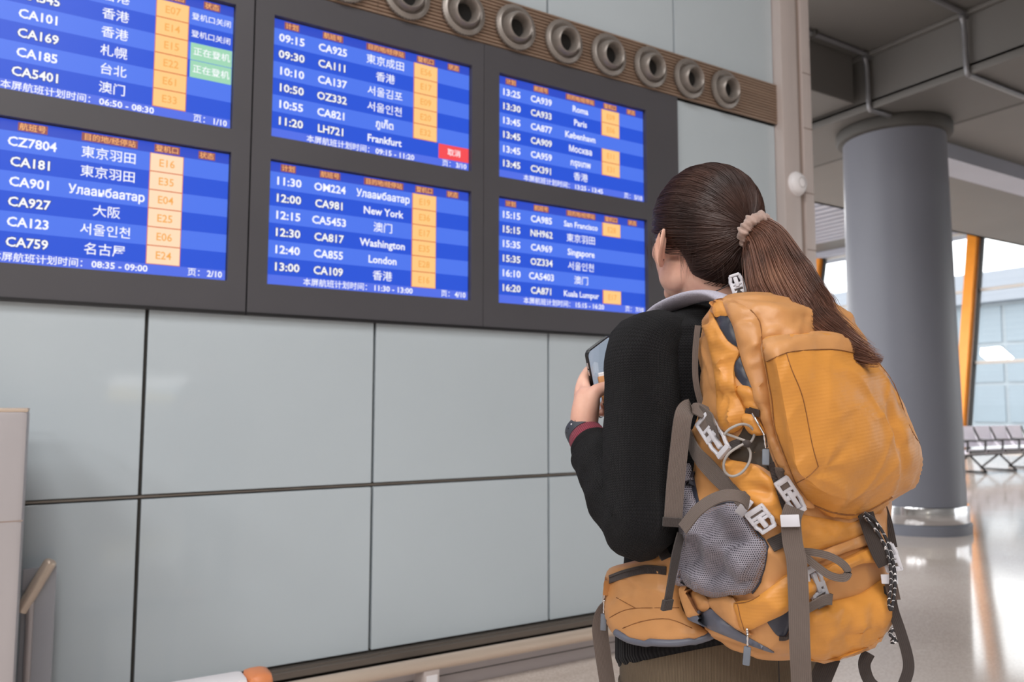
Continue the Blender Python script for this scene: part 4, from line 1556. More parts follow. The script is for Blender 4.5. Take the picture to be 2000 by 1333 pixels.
wm = Matrix.Translation(WC) @ Matrix.Rotation(R(-28), 4, 'Z') @ Matrix.Rotation(R(-12), 4, 'Y')
wal.matrix_world = PM @ wm
tag(wal, 'tan leather card wallet held beside the phone', 'wallet')
MB().bevbox(-0.024, 0.024, -0.006, 0.006, -0.052, 0.05, 0.004).build('cover', TAN, wal, True, 40)
MB().bevbox(-0.022, 0.022, -0.0045, 0.0045, 0.046, 0.056, 0.002).build('cards', WHITE, wal)
MB().box(-0.0245, 0.0245, -0.0066, 0.0066, -0.004, 0.000).build('stitch_line', JOINT, wal)
# ================================================================== BACKPACK
BO = Vector((-0.02, -0.205, 0.893))
pack = empty('backpack', P_O + EX * BO.x + EY * BO.y + Vector((0, 0, BO.z)), -P_HEAD)
tag(pack, 'large amber hiking backpack with grey buckles and mesh pocket on the woman\'s back', 'backpack')


def fabric(name, rgb, rough=0.55, rip=True, wr=0.5):
    q = M(name, srgb(*rgb), rough - 0.06, spec=0.42, sheen=0.05)
    n1 = q.noise(38, 5, q.coord())
    n2 = q.noise(9, 3, q.coord())
    c = srgb(*rgb)
    q.color(n2, [(0.3, tuple(x_ * 0.92 for x_ in c[:3]) + (1,)), (0.7, tuple(min(1, x_ * 1.06) for x_ in c[:3]) + (1,))])
    q.bump(n1, wr * 0.4, 0.004)
    q.bump(n2, wr * 0.8, 0.012)
    rd = q.n('ShaderNodeTexNoise', noise_type='RIDGED_MULTIFRACTAL')
    rd.inputs['Scale'].default_value = 11
    rd.inputs['Detail'].default_value = 1.5
    q.l(q.coord(scale=(1.3, 1.3, 0.7), rot=(0.3, 0.2, 0)), rd.inputs['Vector'])
    q.bump(rd.outputs['Fac'], wr * 0.45, 0.006)
    if rip:
        q.bump(q.wave(66, q.coord(rot=(R(4), R(8), 0)), 'Z', 0.3, 2.0), 0.16, 0.0006)
    q.bump(q.noise(900, 2, q.coord()), 0.10, 0.0004)
    return q.m


RIPSTOP = fabric('amber_ripstop', (194, 131, 56), 0.5, True)
PLAIN = fabric('amber_plain_nylon', (184, 131, 80), 0.5, False)
SLATE = fabric('slate_nylon', (88, 90, 102), 0.45, False)
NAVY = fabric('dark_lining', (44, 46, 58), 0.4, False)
POCKET_SHADE = fabric('pocket_shade_brown', (52, 40, 28), 0.6, False)  # shade inside the side pocket, put in as a dark brown colour


def webbing(name, rgb):
    q = M(name, srgb(*rgb), 0.75, spec=0.25, sheen=0.1)
    tc = q.n('ShaderNodeTexCoord')
    sp = q.n('ShaderNodeSeparateXYZ')
    q.l(tc.outputs['UV'], sp.inputs[0])
    a = q.math('SINE', q.math('MULTIPLY', sp.outputs[0], 2 * math.pi * 420))
    b = q.math('SINE', q.math('MULTIPLY', sp.outputs[1], 2 * math.pi * 620))
    h = q.math('ADD', q.math('MULTIPLY', a, 0.5), q.math('MULTIPLY', q.math('MULTIPLY', a, b), 0.5))
    q.bump(h, 0.55, 0.0008)
    c = srgb(*rgb)
    q.color(q.math('ADD', q.math('MULTIPLY', h, 0.25), 0.5), [(0.2, tuple(x_ * 0.72 for x_ in c[:3]) + (1,)), (0.8, tuple(min(1, x_ * 1.18) for x_ in c[:3]) + (1,))])
    return q.m


WEB = webbing('taupe_webbing', (99, 87, 81))
WEBD = webbing('dark_webbing', (62, 55, 53))
q = M('buckle_plastic', srgb(186, 184, 190), 0.38, spec=0.45)
q.vary(q.noise(30, 2, q.coord()), 0.03)
BUCK = q.m
q = M('seam_thread', srgb(126, 78, 34), 0.7)
q.vary(q.noise(200, 2, q.coord()), 0.2)
THREAD = q.m
q = M('grey_mesh_pad', srgb(172, 168, 182), 0.7)
q.bump(q.wave(240, q.coord(), 'DIAGONAL', 0, 1), 0.5, 0.0015)
q.vary(q.noise(500, 2, q.coord()), 0.15)
PAD = q.m
q = M('cord_grey', srgb(150, 144, 140), 0.6)
q.bump(q.wave(700, q.coord(), 'DIAGONAL', 0, 1), 0.4, 0.0004)
CORD = q.m
q = M('cord_black_white', srgb(34, 32, 36), 0.65)
q.color(q.math('GREATER_THAN', q.wave(75, q.coord(), 'DIAGONAL', 3.0, 3.0), 0.965), [(0.4, srgb(36, 34, 38)), (0.6, srgb(214, 212, 214))])
CORDB = q.m
q = M('zip_coil', srgb(66, 56, 54), 0.5, 0.2)
tc = q.n('ShaderNodeTexCoord')
sp = q.n('ShaderNodeSeparateXYZ')
q.l(tc.outputs['UV'], sp.inputs[0])
q.bump(q.math('SINE', q.math('MULTIPLY', sp.outputs[1], 2 * math.pi * 520)), 0.7, 0.0012)
ZIP = q.m
q = M('rubber_pull', srgb(98, 104, 114), 0.5)
q.vary(q.noise(60, 2, q.coord()), 0.06)
PULL = q.m
# side-pocket mesh: a knitted net with real round holes
q = M('pocket_net', srgb(126, 121, 130), 0.65, sheen=0.1)
co = q.coord(scale=(1, 1, 1))
sp = q.n('ShaderNodeSeparateXYZ')
q.l(co, sp.inputs[0])
PERM = 335.0
ua = q.math('MULTIPLY', q.math('ADD', sp.outputs[1], q.math('MULTIPLY', sp.outputs[0], -0.6)), PERM)
va = q.math('MULTIPLY', sp.outputs[2], PERM * 1.1)
row = q.math('FLOOR', va)
ush = q.math('ADD', ua, q.math('MULTIPLY', q.math('MODULO', row, 2.0), 0.5))
du = q.math('SUBTRACT', q.math('FRACT', ush), 0.5)
dv = q.math('SUBTRACT', q.math('FRACT', va), 0.5)
rr_ = q.math('SQRT', q.math('ADD', q.math('MULTIPLY', du, du), q.math('MULTIPLY', dv, dv)))
hole = q.math('LESS_THAN', rr_, 0.27)
trn = q.n('ShaderNodeBsdfTransparent')
mxs = q.n('ShaderNodeMixShader')
q.l(hole, mxs.inputs[0])
q.l(q.b.outputs[0], mxs.inputs[1])
q.l(trn.outputs[0], mxs.inputs[2])
q.l(mxs.outputs[0], q.nt.nodes['Material Output'].inputs[0])
q.bump(rr_, -0.5, 0.001)
NET = q.m


def bp(mb, name, mat, parent=None, smooth=True, angle=None):
    par = parent or pack
    o = mb.build(name, mat, par, smooth, angle)
    if par is pack:
        o.location = -BO
    return o


def bvh_of(mb):
    return BVHTree.FromPolygons([tuple(v_) for v_ in mb.v], mb.f)


def crease(p, sx=9, sz=5, sharp=5):
    """sharp ridged folds, stretched up and down the cloth"""
    a = noise.noise(Vector((p.x * sx + p.z * 4, p.y * sx, p.z * sz)))
    b = noise.noise(Vector((p.x * sx * 1.9 - p.z * 9 + 7, p.y * sx * 1.9, p.z * sz * 2 + 3)))
    return (1 - min(1, abs(a) * 2.2)) ** sharp + 0.6 * (1 - min(1, abs(b) * 2.2)) ** sharp


def wrinkle(p, amp=1.0):
    return amp * (0.0045 * (crease(p) - 0.25) + 0.0045 * noise.noise(p * 13) + 0.0028 * noise.noise(p * 30) + 0.0035 * (abs(noise.noise(Vector((p.x * 16 + 5, p.y * 16, p.z * 26)))) - 0.25))


# ---- main bag
bag = MB()


def bagfn(p, t, z):
    c = Vector((-0.02, -0.205, z))
    d = (p - c).normalized()
    return p + d * wrinkle(p, 1.25)


loft(bag, [(0.893, 0.085, 0.035, -0.020, -0.205), (0.902, 0.118, 0.062, -0.022, -0.206), (0.925, 0.134, 0.090, -0.022, -0.198), (0.98, 0.141, 0.108, -0.023, -0.193), (1.06, 0.141, 0.110, -0.024, -0.191), (1.14, 0.140, 0.103, -0.022, -0.195), (1.20, 0.138, 0.094, -0.021, -0.200),
           (1.27, 0.132, 0.092, -0.023, -0.199), (1.34, 0.122, 0.088, -0.030, -0.196), (1.385, 0.112, 0.078, -0.028, -0.190), (1.412, 0.098, 0.060, -0.026, -0.178), (1.424, 0.074, 0.036, -0.026, -0.170)], 150, None, bagfn, 150, True, True, 3.8)
bp(bag, 'main_bag', PLAIN)
BV = [bvh_of(bag)]


def hit(x, y, bvs=None):
    """first surface of the pack met by the sight line of a photograph pixel"""
    d = lray(x, y).normalized()
    best = None
    for b in (bvs or BV):
        loc, nrm, idx, dist = b.ray_cast(CL, d)
        if loc is not None and (best is None or dist < best[2]):
            best = (loc, nrm if nrm.dot(d) < 0 else -nrm, dist)
    if best is None:
        # beyond the edge: nearest surface to the sight line
        cand = []
        for b in (bvs or BV):
            p = CL + d * 1.2
            for _ in range(4):
                loc, nrm, idx, dist = b.find_nearest(p)
                p = CL + d * ((loc - CL).dot(d))
            cand.append((dist, p, nrm))
        cand.sort(key=lambda c: c[0])
        return cand[0][1], cand[0][2]
    return best[0], best[1]


def sm_hit(x, y, bvs=None, r_=5):
    """hit with the normal averaged over a small neighbourhood"""
    p, n = hit(x, y, bvs)
    for dx, dy in ((r_, 0), (-r_, 0), (0, r_), (0, -r_)):
        n = n + hit(x + dx, y + dy, bvs)[1]
    return p, n.normalized()


def inside(pt, poly):
    x, y = pt
    c = False
    for (x0, y0), (x1, y1) in zip(poly, poly[1:] + poly[:1]):
        if (y0 > y) != (y1 > y) and x < (x1 - x0) * (y - y0) / (y1 - y0) + x0:
            c = not c
    return c


def edge_d(pt, poly):
    best = 1e9
    p = Vector(pt)
    for a, b in zip(poly, poly[1:] + poly[:1]):
        a, b = Vector(a), Vector(b)
        t = max(0, min(1, (p - a).dot(b - a) / max(1e-9, (b - a).length_squared)))
        best = min(best, (p - (a + (b - a) * t)).length)
    return best


def smooth_poly(poly, per=4):
    return [(p.x, p.y) for p in catmull([Vector((x, y, 0)) for x, y in poly], per, True)]


def patch(poly, name, mat, thick=0.003, bulge=0.006, reach=18, amp=0.5, step=7, bvs=None, parent=None, smooth=True, per=4, register=True, fn=None):
    """a sewn-on cloth panel: outline on the photograph, laid on the pack surface, padded outwards"""
    if smooth: poly = smooth_poly(poly, per)
    if bvs is None: bvs = [BV[0]]
    out = []
    for a, b in zip(poly, poly[1:] + poly[:1]):
        L_ = math.dist(a, b)
        k = max(1, int(round(L_ / step)))
        out += [(a[0] + (b[0] - a[0]) * i / k, a[1] + (b[1] - a[1]) * i / k) for i in range(k)]
    nb_ = len(out)
    xs_, ys_ = [p[0] for p in out], [p[1] for p in out]
    pts = list(out)
    y = min(ys_) + step * 0.5
    r_ = 0
    while y < max(ys_):
        x = min(xs_) + (step * 0.5 if r_ % 2 else 0)
        while x < max(xs_):
            if inside((x, y), out) and edge_d((x, y), out) > step * 0.6:
                pts.append((x, y))
            x += step
        y += step * 0.87
        r_ += 1
    vco, _, tri, *_ = delaunay_2d_cdt([Vector(p) for p in pts], [(i, (i + 1) % nb_) for i in range(nb_)], [], 1, 1e-4)
    vs = []
    for i, c in enumerate(vco):
        p, n = sm_hit(c.x, c.y, bvs)
        e = edge_d((c.x, c.y), out)
        t = min(1, e / reach)
        h = thick + bulge * math.sqrt(max(0, 1 - (1 - t) ** 2))
        if fn: h += fn(c.x, c.y, t)
        n = (n * 0.75 - lray(c.x, c.y).normalized() * 0.25).normalized()
        vs.append(p + n * (h + wrinkle(p * 1.35 + Vector((len(poly), 0, 0)), amp) * t))
    mb = MB()
    mb.add(vs, [tuple(f) for f in tri])
    # skirt down to the surface
    bnd = {}
    for f in tri:
        for a, b in zip(f, list(f[1:]) + [f[0]]):
            k = (min(a, b), max(a, b))
            bnd[k] = bnd.get(k, 0) + 1
    be = [k for k, c in bnd.items() if c == 1]
    low = {}
    for a, b in be:
        for i in (a, b):
            if i not in low:
                p, n = hit(vco[i].x, vco[i].y, bvs)
                mb.v.append(tuple(p - n * 0.004))
                low[i] = len(mb.v) - 1
        mb.f.append((a, b, low[b], low[a]))
    o = bp(mb, name, mat, parent, True, 60)
    if register:
        BV.append(bvh_of(mb))
    return o


def seam(pxs, name='seam', rad=0.0007, mat=None, off=0.0002, per=4):
    P = []
    for v_ in catmull([Vector((x, y, 0)) for x, y in pxs], per):
        p, n = hit(v_.x, v_.y)
        P.append(p + n * off)
    return bp(MB().tube(P, rad, 5), name, mat or THREAD)


def strap(pxs, width, name='webbing_strap', mat=None, thick=0.0022, off=0.003, per=6, twist=0.0, side=None, parent=None):
    """webbing along photograph pixels: (x, y) lies on the pack, (x, y, d) hangs at its own distance"""
    C = []
    for e_ in pxs:
        if len(e_) == 3:
            C.append((lD(e_[0], e_[1], e_[2]), None))
        else:
            p, n = sm_hit(e_[0], e_[1])
            C.append((p + n * off, n))
    P = catmull([c[0] for c in C], per)
    S = []
    for i, p in enumerate(P):
        t = (P[min(i + 1, len(P) - 1)] - P[max(i - 1, 0)]).normalized()
        k = min(len(C) - 1, int(round(i / per)))
        n = C[k][1] or (CL - p).normalized()
        s_ = t.cross(n).normalized() if side is None else Vector(side)
        if twist:
            s_ = Matrix.Rotation(twist, 3, t) @ s_
        S.append(s_)
    for _ in range(3):
        S = [((S[max(i - 1, 0)] if S[max(i - 1, 0)].dot(S[i]) > 0 else -S[max(i - 1, 0)]) + S[i] * 2 + (S[min(i + 1, len(S) - 1)] if S[min(i + 1, len(S) - 1)].dot(S[i]) > 0 else -S[min(i + 1, len(S) - 1)])).normalized() for i in range(len(S))]
    mb = MB().ribbon(P, S, width, thick, 1.0)
    return bp(mb, name, mat or WEB, parent, True, 40)


# ---- lid: the big domed pocket hanging over the rear of the bag
lid_px = [(1489, 668), (1545, 655), (1600, 648), (1650, 652), (1695, 682), (1716, 706), (1740, 748), (1768, 802), (1791, 848), (1802, 884), (1800, 915), (1782, 950), (1745, 980), (1705, 1003), (1664, 1017), (1628, 1012), (1590, 994), (1562, 962), (1541, 925), (1521, 872), (1507, 806), (1497, 738)]
NL = 132
o1 = catmull([Vector((x, y, 0)) for x, y in lid_px], 9, True)
cx0, cy0 = 1640, 838
LIDM = MB()
rings = []


def lid_ring(shrink, Y, ins=None):
    rg = []
    for v_ in o1:
        dx, dy = v_.x - cx0, v_.y - cy0
        a = math.degrees(math.atan2(dy, dx))      # 0 right, 90 down, 180 left
        s_ = shrink
        if ins:
            s_ *= 1 - lerp_table([(-180, ins[0]), (-140, ins[0] * 0.9), (-110, ins[1]), (-60, ins[1]), (0, ins[2]), (60, ins[3]), (110, ins[3]), (135, ins[0] * 0.7), (165, ins[0]), (180, ins[0])], a)[0]
        rg.append(lY(cx0 + dx * s_, cy0 + dy * s_, Y))
    return rg


rings.append(lid_ring(0.94, -0.235))
rings.append(lid_ring(0.985, -0.262))
rings.append(lid_ring(1.0, -0.290))
rings.append(lid_ring(1.0, -0.308, (0.03, 0.01, 0.01, 0.02)))
rings.append(lid_ring(1.0, -0.334, (0.20, 0.035, 0.05, 0.22)))
rings.append(lid_ring(1.0, -0.337, (0.225, 0.06, 0.08, 0.245)))
base_r = lid_ring(1.0, -0.337, (0.225, 0.06, 0.08, 0.245))
cen = sum(base_r, Vector()) / len(base_r)
for s_ in (0.88, 0.74, 0.6, 0.46, 0.32, 0.18, 0.06):
    rings.append([cen + (p - cen) * s_ + Vector((0, -0.020 * (1 - s_ ** 2.2), 0)) for p in base_r])
dense = []
for r0, r1 in zip(rings, rings[1:]):
    for k in range(5):
        dense.append([a.lerp(b, k / 5) for a, b in zip(r0, r1)])
dense.append(rings[-1])
DENT, CORN = lY(1748, 850, -0.34), lY(1598, 912, -0.335)
out_ = []
for i, rg in enumerate(dense):
    row_ = []
    for p in rg:
        dn = (p - Vector((0.02, -0.22, 1.2))).normalized()
        # soft pull lines from the lower left corner and a dent on the right
        w_ = wrinkle(p * 0.9 + Vector((3, 1, 0)), 0.9)
        w_ += 0.004 * math.sin((p.x * 0.8 + p.z) * 46 + 6 * noise.noise(p * 6)) * max(0, noise.noise(p * 5 + Vector((2, 0, 1)))) * 1.6
        dq = p - DENT
        w_ -= 0.013 * math.exp(-((dq.x + 0.35 * dq.z) / 0.016) ** 2 - (dq.z / 0.05) ** 2)
        dq = p - CORN                                 # pull lines fanning out of the lower left corner
        an = math.atan2(dq.z, dq.x)
        w_ += 0.0028 * math.sin(an * 6 + 0.6) * math.exp(-dq.length / 0.06) * min(1, dq.length / 0.035) * max(0, math.cos(an * 0.5))
        row_.append(p + dn * w_ * (1 if i > 8 else 0.3))
    out_.append(row_)
LIDM.grid(out_, True, True, True)
lid = bp(LIDM, 'lid_pocket', RIPSTOP, None, True, 32)
BV.append(bvh_of(LIDM))
LB = [BV[-1]]
patch([(1490, 666), (1548, 653), (1600, 648), (1648, 651), (1692, 680), (1713, 704), (1690, 697), (1642, 684), (1590, 683), (1535, 689), (1497, 706)], 'lid_band', PLAIN, 0.0012, 0.0008, 10, 0.3, 7, LB, None, True, 3)
seam([(1498, 707), (1535, 690), (1590, 684), (1642, 685), (1692, 698), (1714, 707)])
seam([(1536, 691), (1546, 722), (1564, 765), (1574, 805), (1586, 868), (1598, 912)])
seam([(1598, 912), (1580, 930), (1560, 942), (1553, 946)])
seam([(1714, 708), (1746, 750), (1776, 832), (1796, 866)])
seam([(1585, 984), (1622, 1000), (1664, 1006), (1700, 996), (1742, 972)], rad=0.0014)

# ---- shoulder side: yoke, flap, dark opening, ribs
patch([(1388, 596), (1402, 586), (1440, 586), (1500, 592), (1560, 600), (1610, 612), (1640, 640), (1640, 664), (1560, 668), (1492, 672), (1484, 628), (1462, 606), (1416, 592), (1392, 590)], 'lid_yoke', PLAIN, 0.003, 0.003, 14, 0.9, 6)
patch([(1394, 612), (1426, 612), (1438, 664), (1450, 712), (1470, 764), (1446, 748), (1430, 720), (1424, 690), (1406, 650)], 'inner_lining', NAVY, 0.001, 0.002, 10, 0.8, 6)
patch([(1392, 594), (1404, 589), (1417, 596), (1426, 617), (1412, 619), (1400, 621), (1394, 606)], 'opening_hood', RIPSTOP, 0.005, 0.003, 12, 0.6, 5)
patch([(1376, 640), (1390, 632), (1391, 612), (1408, 642), (1424, 667), (1447, 686), (1437, 716), (1438, 757), (1451, 785), (1459, 808), (1453, 834), (1430, 846), (1407, 832), (1403, 765), (1397, 716), (1386, 664)], 'side_flap', RIPSTOP, 0.006, 0.006, 22, 1.8, 5,
      fn=lambda x, y, t: 0.006 * t * math.sin((x - 1400) * 0.09 + (y - 700) * 0.035))
patch([(1438, 757), (1470, 760), (1490, 812), (1470, 802), (1456, 797), (1450, 782)], 'pocket_face', RIPSTOP, 0.002, 0.004, 10, 0.4, 6)
patch([(1446, 848), (1458, 832), (1490, 838), (1500, 872), (1514, 925), (1480, 908), (1428, 898), (1424, 880)], 'pocket_mouth_shade', POCKET_SHADE, 0.0005, 0.001, 10, 0.3, 6)  # shaded hollow of the pocket laid on as a dark patch
patch([(1452, 812), (1476, 812), (1495, 842), (1490, 850), (1466, 846)], 'pocket_lip', RIPSTOP, 0.006, 0.008, 10, 0.4, 5)
patch([(1410, 902), (1462, 905), (1496, 926), (1512, 948), (1526, 996), (1548, 1046), (1508, 1016), (1468, 986), (1436, 944)], 'lower_side_pocket', RIPSTOP, 0.004, 0.005, 18, 2.0, 5)
patch([(1416, 592), (1462, 606), (1484, 628), (1489, 668), (1496, 718), (1508, 775), (1515, 835), (1535, 897), (1556, 948), (1585, 990), (1560, 985), (1526, 925), (1508, 885), (1484, 806), (1462, 735), (1446, 680), (1431, 628)], 'lid_gusset', PLAIN, 0.007, 0.006, 14, 1.5, 5,
      fn=lambda x, y, t: 0.004 * t * math.sin((y - 600) * 0.045))
seam([(1467, 606), (1485, 630), (1489, 668), (1497, 720), (1508, 778), (1515, 838), (1537, 900), (1557, 950)], off=0.001)
strap([(1457, 800), (1470, 803), (1486, 808)], 0.010, 'zipper', ZIP, 0.0018, 0.003)
strap([(1505, 905), (1512, 930), (1520, 960), (1530, 1000)], 0.009, 'zipper', ZIP, 0.0018, 0.003)
_de = (hit(1376, 700)[0] - CL).length / lray(1376, 700).length + 0.012
strap([(1363, 636, _de), (1358, 690, _de), (1359, 745, _de), (1370, 794, _de)], 0.009, 'edge_binding', WEB, 0.003)

# ---- rear below the lid
patch([(1548, 1010), (1600, 1012), (1660, 1022), (1690, 1010), (1700, 1040), (1640, 1062), (1590, 1078), (1556, 1080)], 'rear_panel', RIPSTOP, 0.001, 0.004, 16, 0.8, 7)
patch([(1562, 1092), (1600, 1078), (1650, 1058), (1700, 1040), (1704, 1058), (1650, 1078), (1600, 1096), (1566, 1112)], 'rear_fold', PLAIN, 0.005, 0.004, 10, 1.2, 6)
patch([(1560, 1150), (1600, 1112), (1650, 1090), (1700, 1066), (1716, 1062), (1728, 1102), (1690, 1098), (1640, 1112), (1600, 1138), (1568, 1172)], 'stretch_band', RIPSTOP, 0.010, 0.003, 10, 0.8, 6)
patch([(1436, 1178), (1480, 1166), (1545, 1120), (1552, 1178), (1500, 1212), (1456, 1230), (1444, 1204)], 'stretch_band', RIPSTOP, 0.007, 0.003, 12, 0.8, 6)
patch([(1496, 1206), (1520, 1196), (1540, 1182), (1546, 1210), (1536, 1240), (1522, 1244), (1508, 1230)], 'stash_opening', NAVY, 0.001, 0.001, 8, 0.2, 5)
strap([(1546, 1184), (1548, 1212), (1538, 1242), (1522, 1246)], 0.006, 'zipper', ZIP, 0.0016, 0.003)
patch([(1572, 1196), (1620, 1176), (1680, 1160), (1734, 1128), (1744, 1170), (1738, 1214), (1704, 1256), (1650, 1280), (1592, 1288), (1566, 1276)], 'bottom_pocket', RIPSTOP, 0.003, 0.016, 34, 1.2, 8)
patch([(1330, 1150), (1352, 1146), (1384, 1170), (1386, 1190), (1352, 1206), (1340, 1190)], 'pocket_base', PLAIN, 0.004, 0.006, 10, 0.6, 6)
patch([(1386, 1172), (1436, 1168), (1450, 1220), (1470, 1240), (1440, 1228), (1404, 1200)], 'lower_corner', PLAIN, 0.004, 0.006, 10, 0.6, 6)
seam([(1430, 1166), (1440, 1180), (1446, 1206), (1454, 1232)])
seam([(1436, 1180), (1462, 1176), (1484, 1164)])
patch([(1344, 1206), (1386, 1188), (1420, 1216), (1460, 1244), (1512, 1274), (1470, 1262), (1412, 1240), (1370, 1222)], 'base_panel', SLATE, 0.002, 0.004, 10, 0.4, 6)

# ---- side mesh pocket
net_px = [(1342, 906), (1334, 950), (1326, 1000), (1333, 1036), (1326, 1088), (1322, 1140), (1352, 1146), (1376, 1164), (1410, 1168), (1434, 1160), (1468, 1158), (1488, 1124), (1498, 1066), (1480, 1044), (1456, 1002), (1440, 984), (1408, 984), (1372, 1000), (1360, 978), (1350, 938)]
patch([(1415 + (x - 1415) * 0.86, 1060 + (y - 1060) * 0.90) for x, y in net_px], 'net_backing', NAVY, 0.002, 0.003, 30, 0.0, 8, None, None, True, 3, False)  # dark sheet added behind the net so its holes look dark
patch(net_px, 'mesh_pocket', NET, 0.004, 0.020, 40, 0.6, 5, None, None, True, 3,
      fn=lambda x, y, t: t * (0.010 * math.sin((x - 1400) * 0.045 - (y - 1060) * 0.062 + 1.2) + 0.006 * math.sin((x - 1400) * 0.10 + (y - 1060) * 0.05)))
seam([(1372, 1000), (1408, 985), (1440, 985), (1456, 1003), (1481, 1046), (1498, 1068), (1488, 1126), (1468, 1158)], 'mesh_binding', 0.0014, NAVY, 0.0012)

# ---- padded back and shoulder straps
for s_ in (-1, 1):
    P = catmull([(0.078 * s_, -0.150, 1.408), (0.084 * s_, -0.105, 1.430), (0.090 * s_, -0.045, 1.432), (0.098 * s_, 0.025, 1.412), (0.104 * s_, 0.080, 1.355), (0.108 * s_, 0.112, 1.25), (0.132 * s_, 0.100, 1.14), (0.168 * s_, 0.03, 1.04), (0.150 * s_, -0.10, 0.985)], 8)
    S = [Vector((1, 0.12 * s_, 0.16 * s_)) for _ in P]
    rings = []
    for i, p in enumerate(P):
        t = (P[min(i + 1, len(P) - 1)] - P[max(i - 1, 0)]).normalized()
        a = (S[i] - t * S[i].dot(t)).normalized()
        n = t.cross(a)
        w_ = np.interp(i / len(P), [0, 0.5, 0.7, 0.8, 1], [0.022, 0.021, 0.022, 0.014, 0.012])
        rings.append([p + a * w_ * math.cos(b) + n * 0.0085 * math.sin(b) for b in [2 * math.pi * k / 20 for k in range(20)]])
    bp(MB().grid(rings, True, True, True), 'shoulder_strap', PAD)
bpn = MB()
loft(bpn, [(0.94, 0.105, 0.012, 0, -0.126), (1.1, 0.115, 0.014, 0, -0.124), (1.36, 0.105, 0.014, 0, -0.120), (1.40, 0.08, 0.010, 0, -0.120)], 40, None, None, 20, True, True, 4)
bp(bpn, 'back_pad', SLATE)

# ---- hip belt wrapped round the sweater hem
hb = MB()
loft(hb, [(0.80, 0.196, 0.146, 0, -0.010), (0.90, 0.200, 0.150, 0, -0.010), (1.02, 0.186, 0.142, 0, -0.010)], 96, None, None, 20, False, False, 2.3)
HB = [bvh_of(hb)]
belt_px = [(1190, 1136), (1200, 1112), (1232, 1100), (1284, 1086), (1322, 1080), (1330, 1120), (1330, 1180), (1346, 1206), (1372, 1226), (1392, 1238), (1340, 1252), (1280, 1254), (1224, 1248), (1202, 1232), (1190, 1200), (1187, 1164)]
belt = patch(belt_px, 'hip_belt', PLAIN, 0.010, 0.008, 20, 1.1, 6, HB, None, True, 3)
BBELT = [BV[-1]]
_bv = BV
BV = BBELT


strap([(1192, 1134), (1222, 1122), (1262, 1114), (1302, 1116)], 0.012, 'zipper', ZIP, 0.002, 0.0015)
strap([(1192, 1127), (1222, 1116), (1262, 1108), (1302, 1110)], 0.004, 'zipper_tape', WEBD, 0.002, 0.002)
seam([(1191, 1207), (1214, 1195), (1242, 1189), (1300, 1188), (1326, 1188)])
seam([(1204, 1168), (1222, 1178), (1242, 1189)])
seam([(1216, 1228), (1256, 1214), (1306, 1210), (1352, 1228)])
P, pr = [], []
for x, y in [(p.x, p.y) for p in catmull([Vector(v_) for v_ in ((1204, 1236, 0), (1232, 1250, 0), (1280, 1257, 0), (1336, 1256, 0), (1392, 1240, 0), (1410, 1228, 0))], 6)]:
    p, n = hit(x, y)
    P.append(p + n * 0.001)
bp(MB().tube(P, 0.0058, 12, True), 'belt_piping', SLATE)
BV = _bv + BBELT
# mirrored wing on the far side so the belt goes all the way round
rb = MB()
rings = []
for t in np.linspace(R(-62), R(60), 26):
    c_, s2 = math.cos(t), math.sin(t)
    hw = 0.052 * (1 - 0.35 * max(0, t) / R(60))
    rr = []
    for b in [2 * math.pi * k / 12 for k in range(12)]:
        rad = 1.045 + 0.05 * math.cos(b)
        rr.append(Vector((0.198 * rad * c_, -0.010 + 0.148 * rad * s2, 0.935 + hw * math.sin(b))))
    rings.append(rr)
rb.grid(rings, True, True, True)
bp(rb, 'hip_belt', PLAIN)
dh0 = (hit(1300, 1100, BBELT)[0] - CL).length / lray(1300, 1100).length


strap([(1284, 1056, dh0), (1292, 1074, dh0 - 0.004), (1302, 1092, dh0 - 0.010)], 0.020, 'belt_stabiliser', WEBD, side=(1, 0.1, 0.25))


# ---- hardware
def frame(c, along, n):
    """matrix: x across, y along, z out"""
    y_ = along.normalized()
    z_ = (n - y_ * n.dot(y_)).normalized()
    x_ = y_.cross(z_)
    m_ = Matrix((x_, y_, z_)).transposed().to_4x4()
    m_.translation = c
    return m_


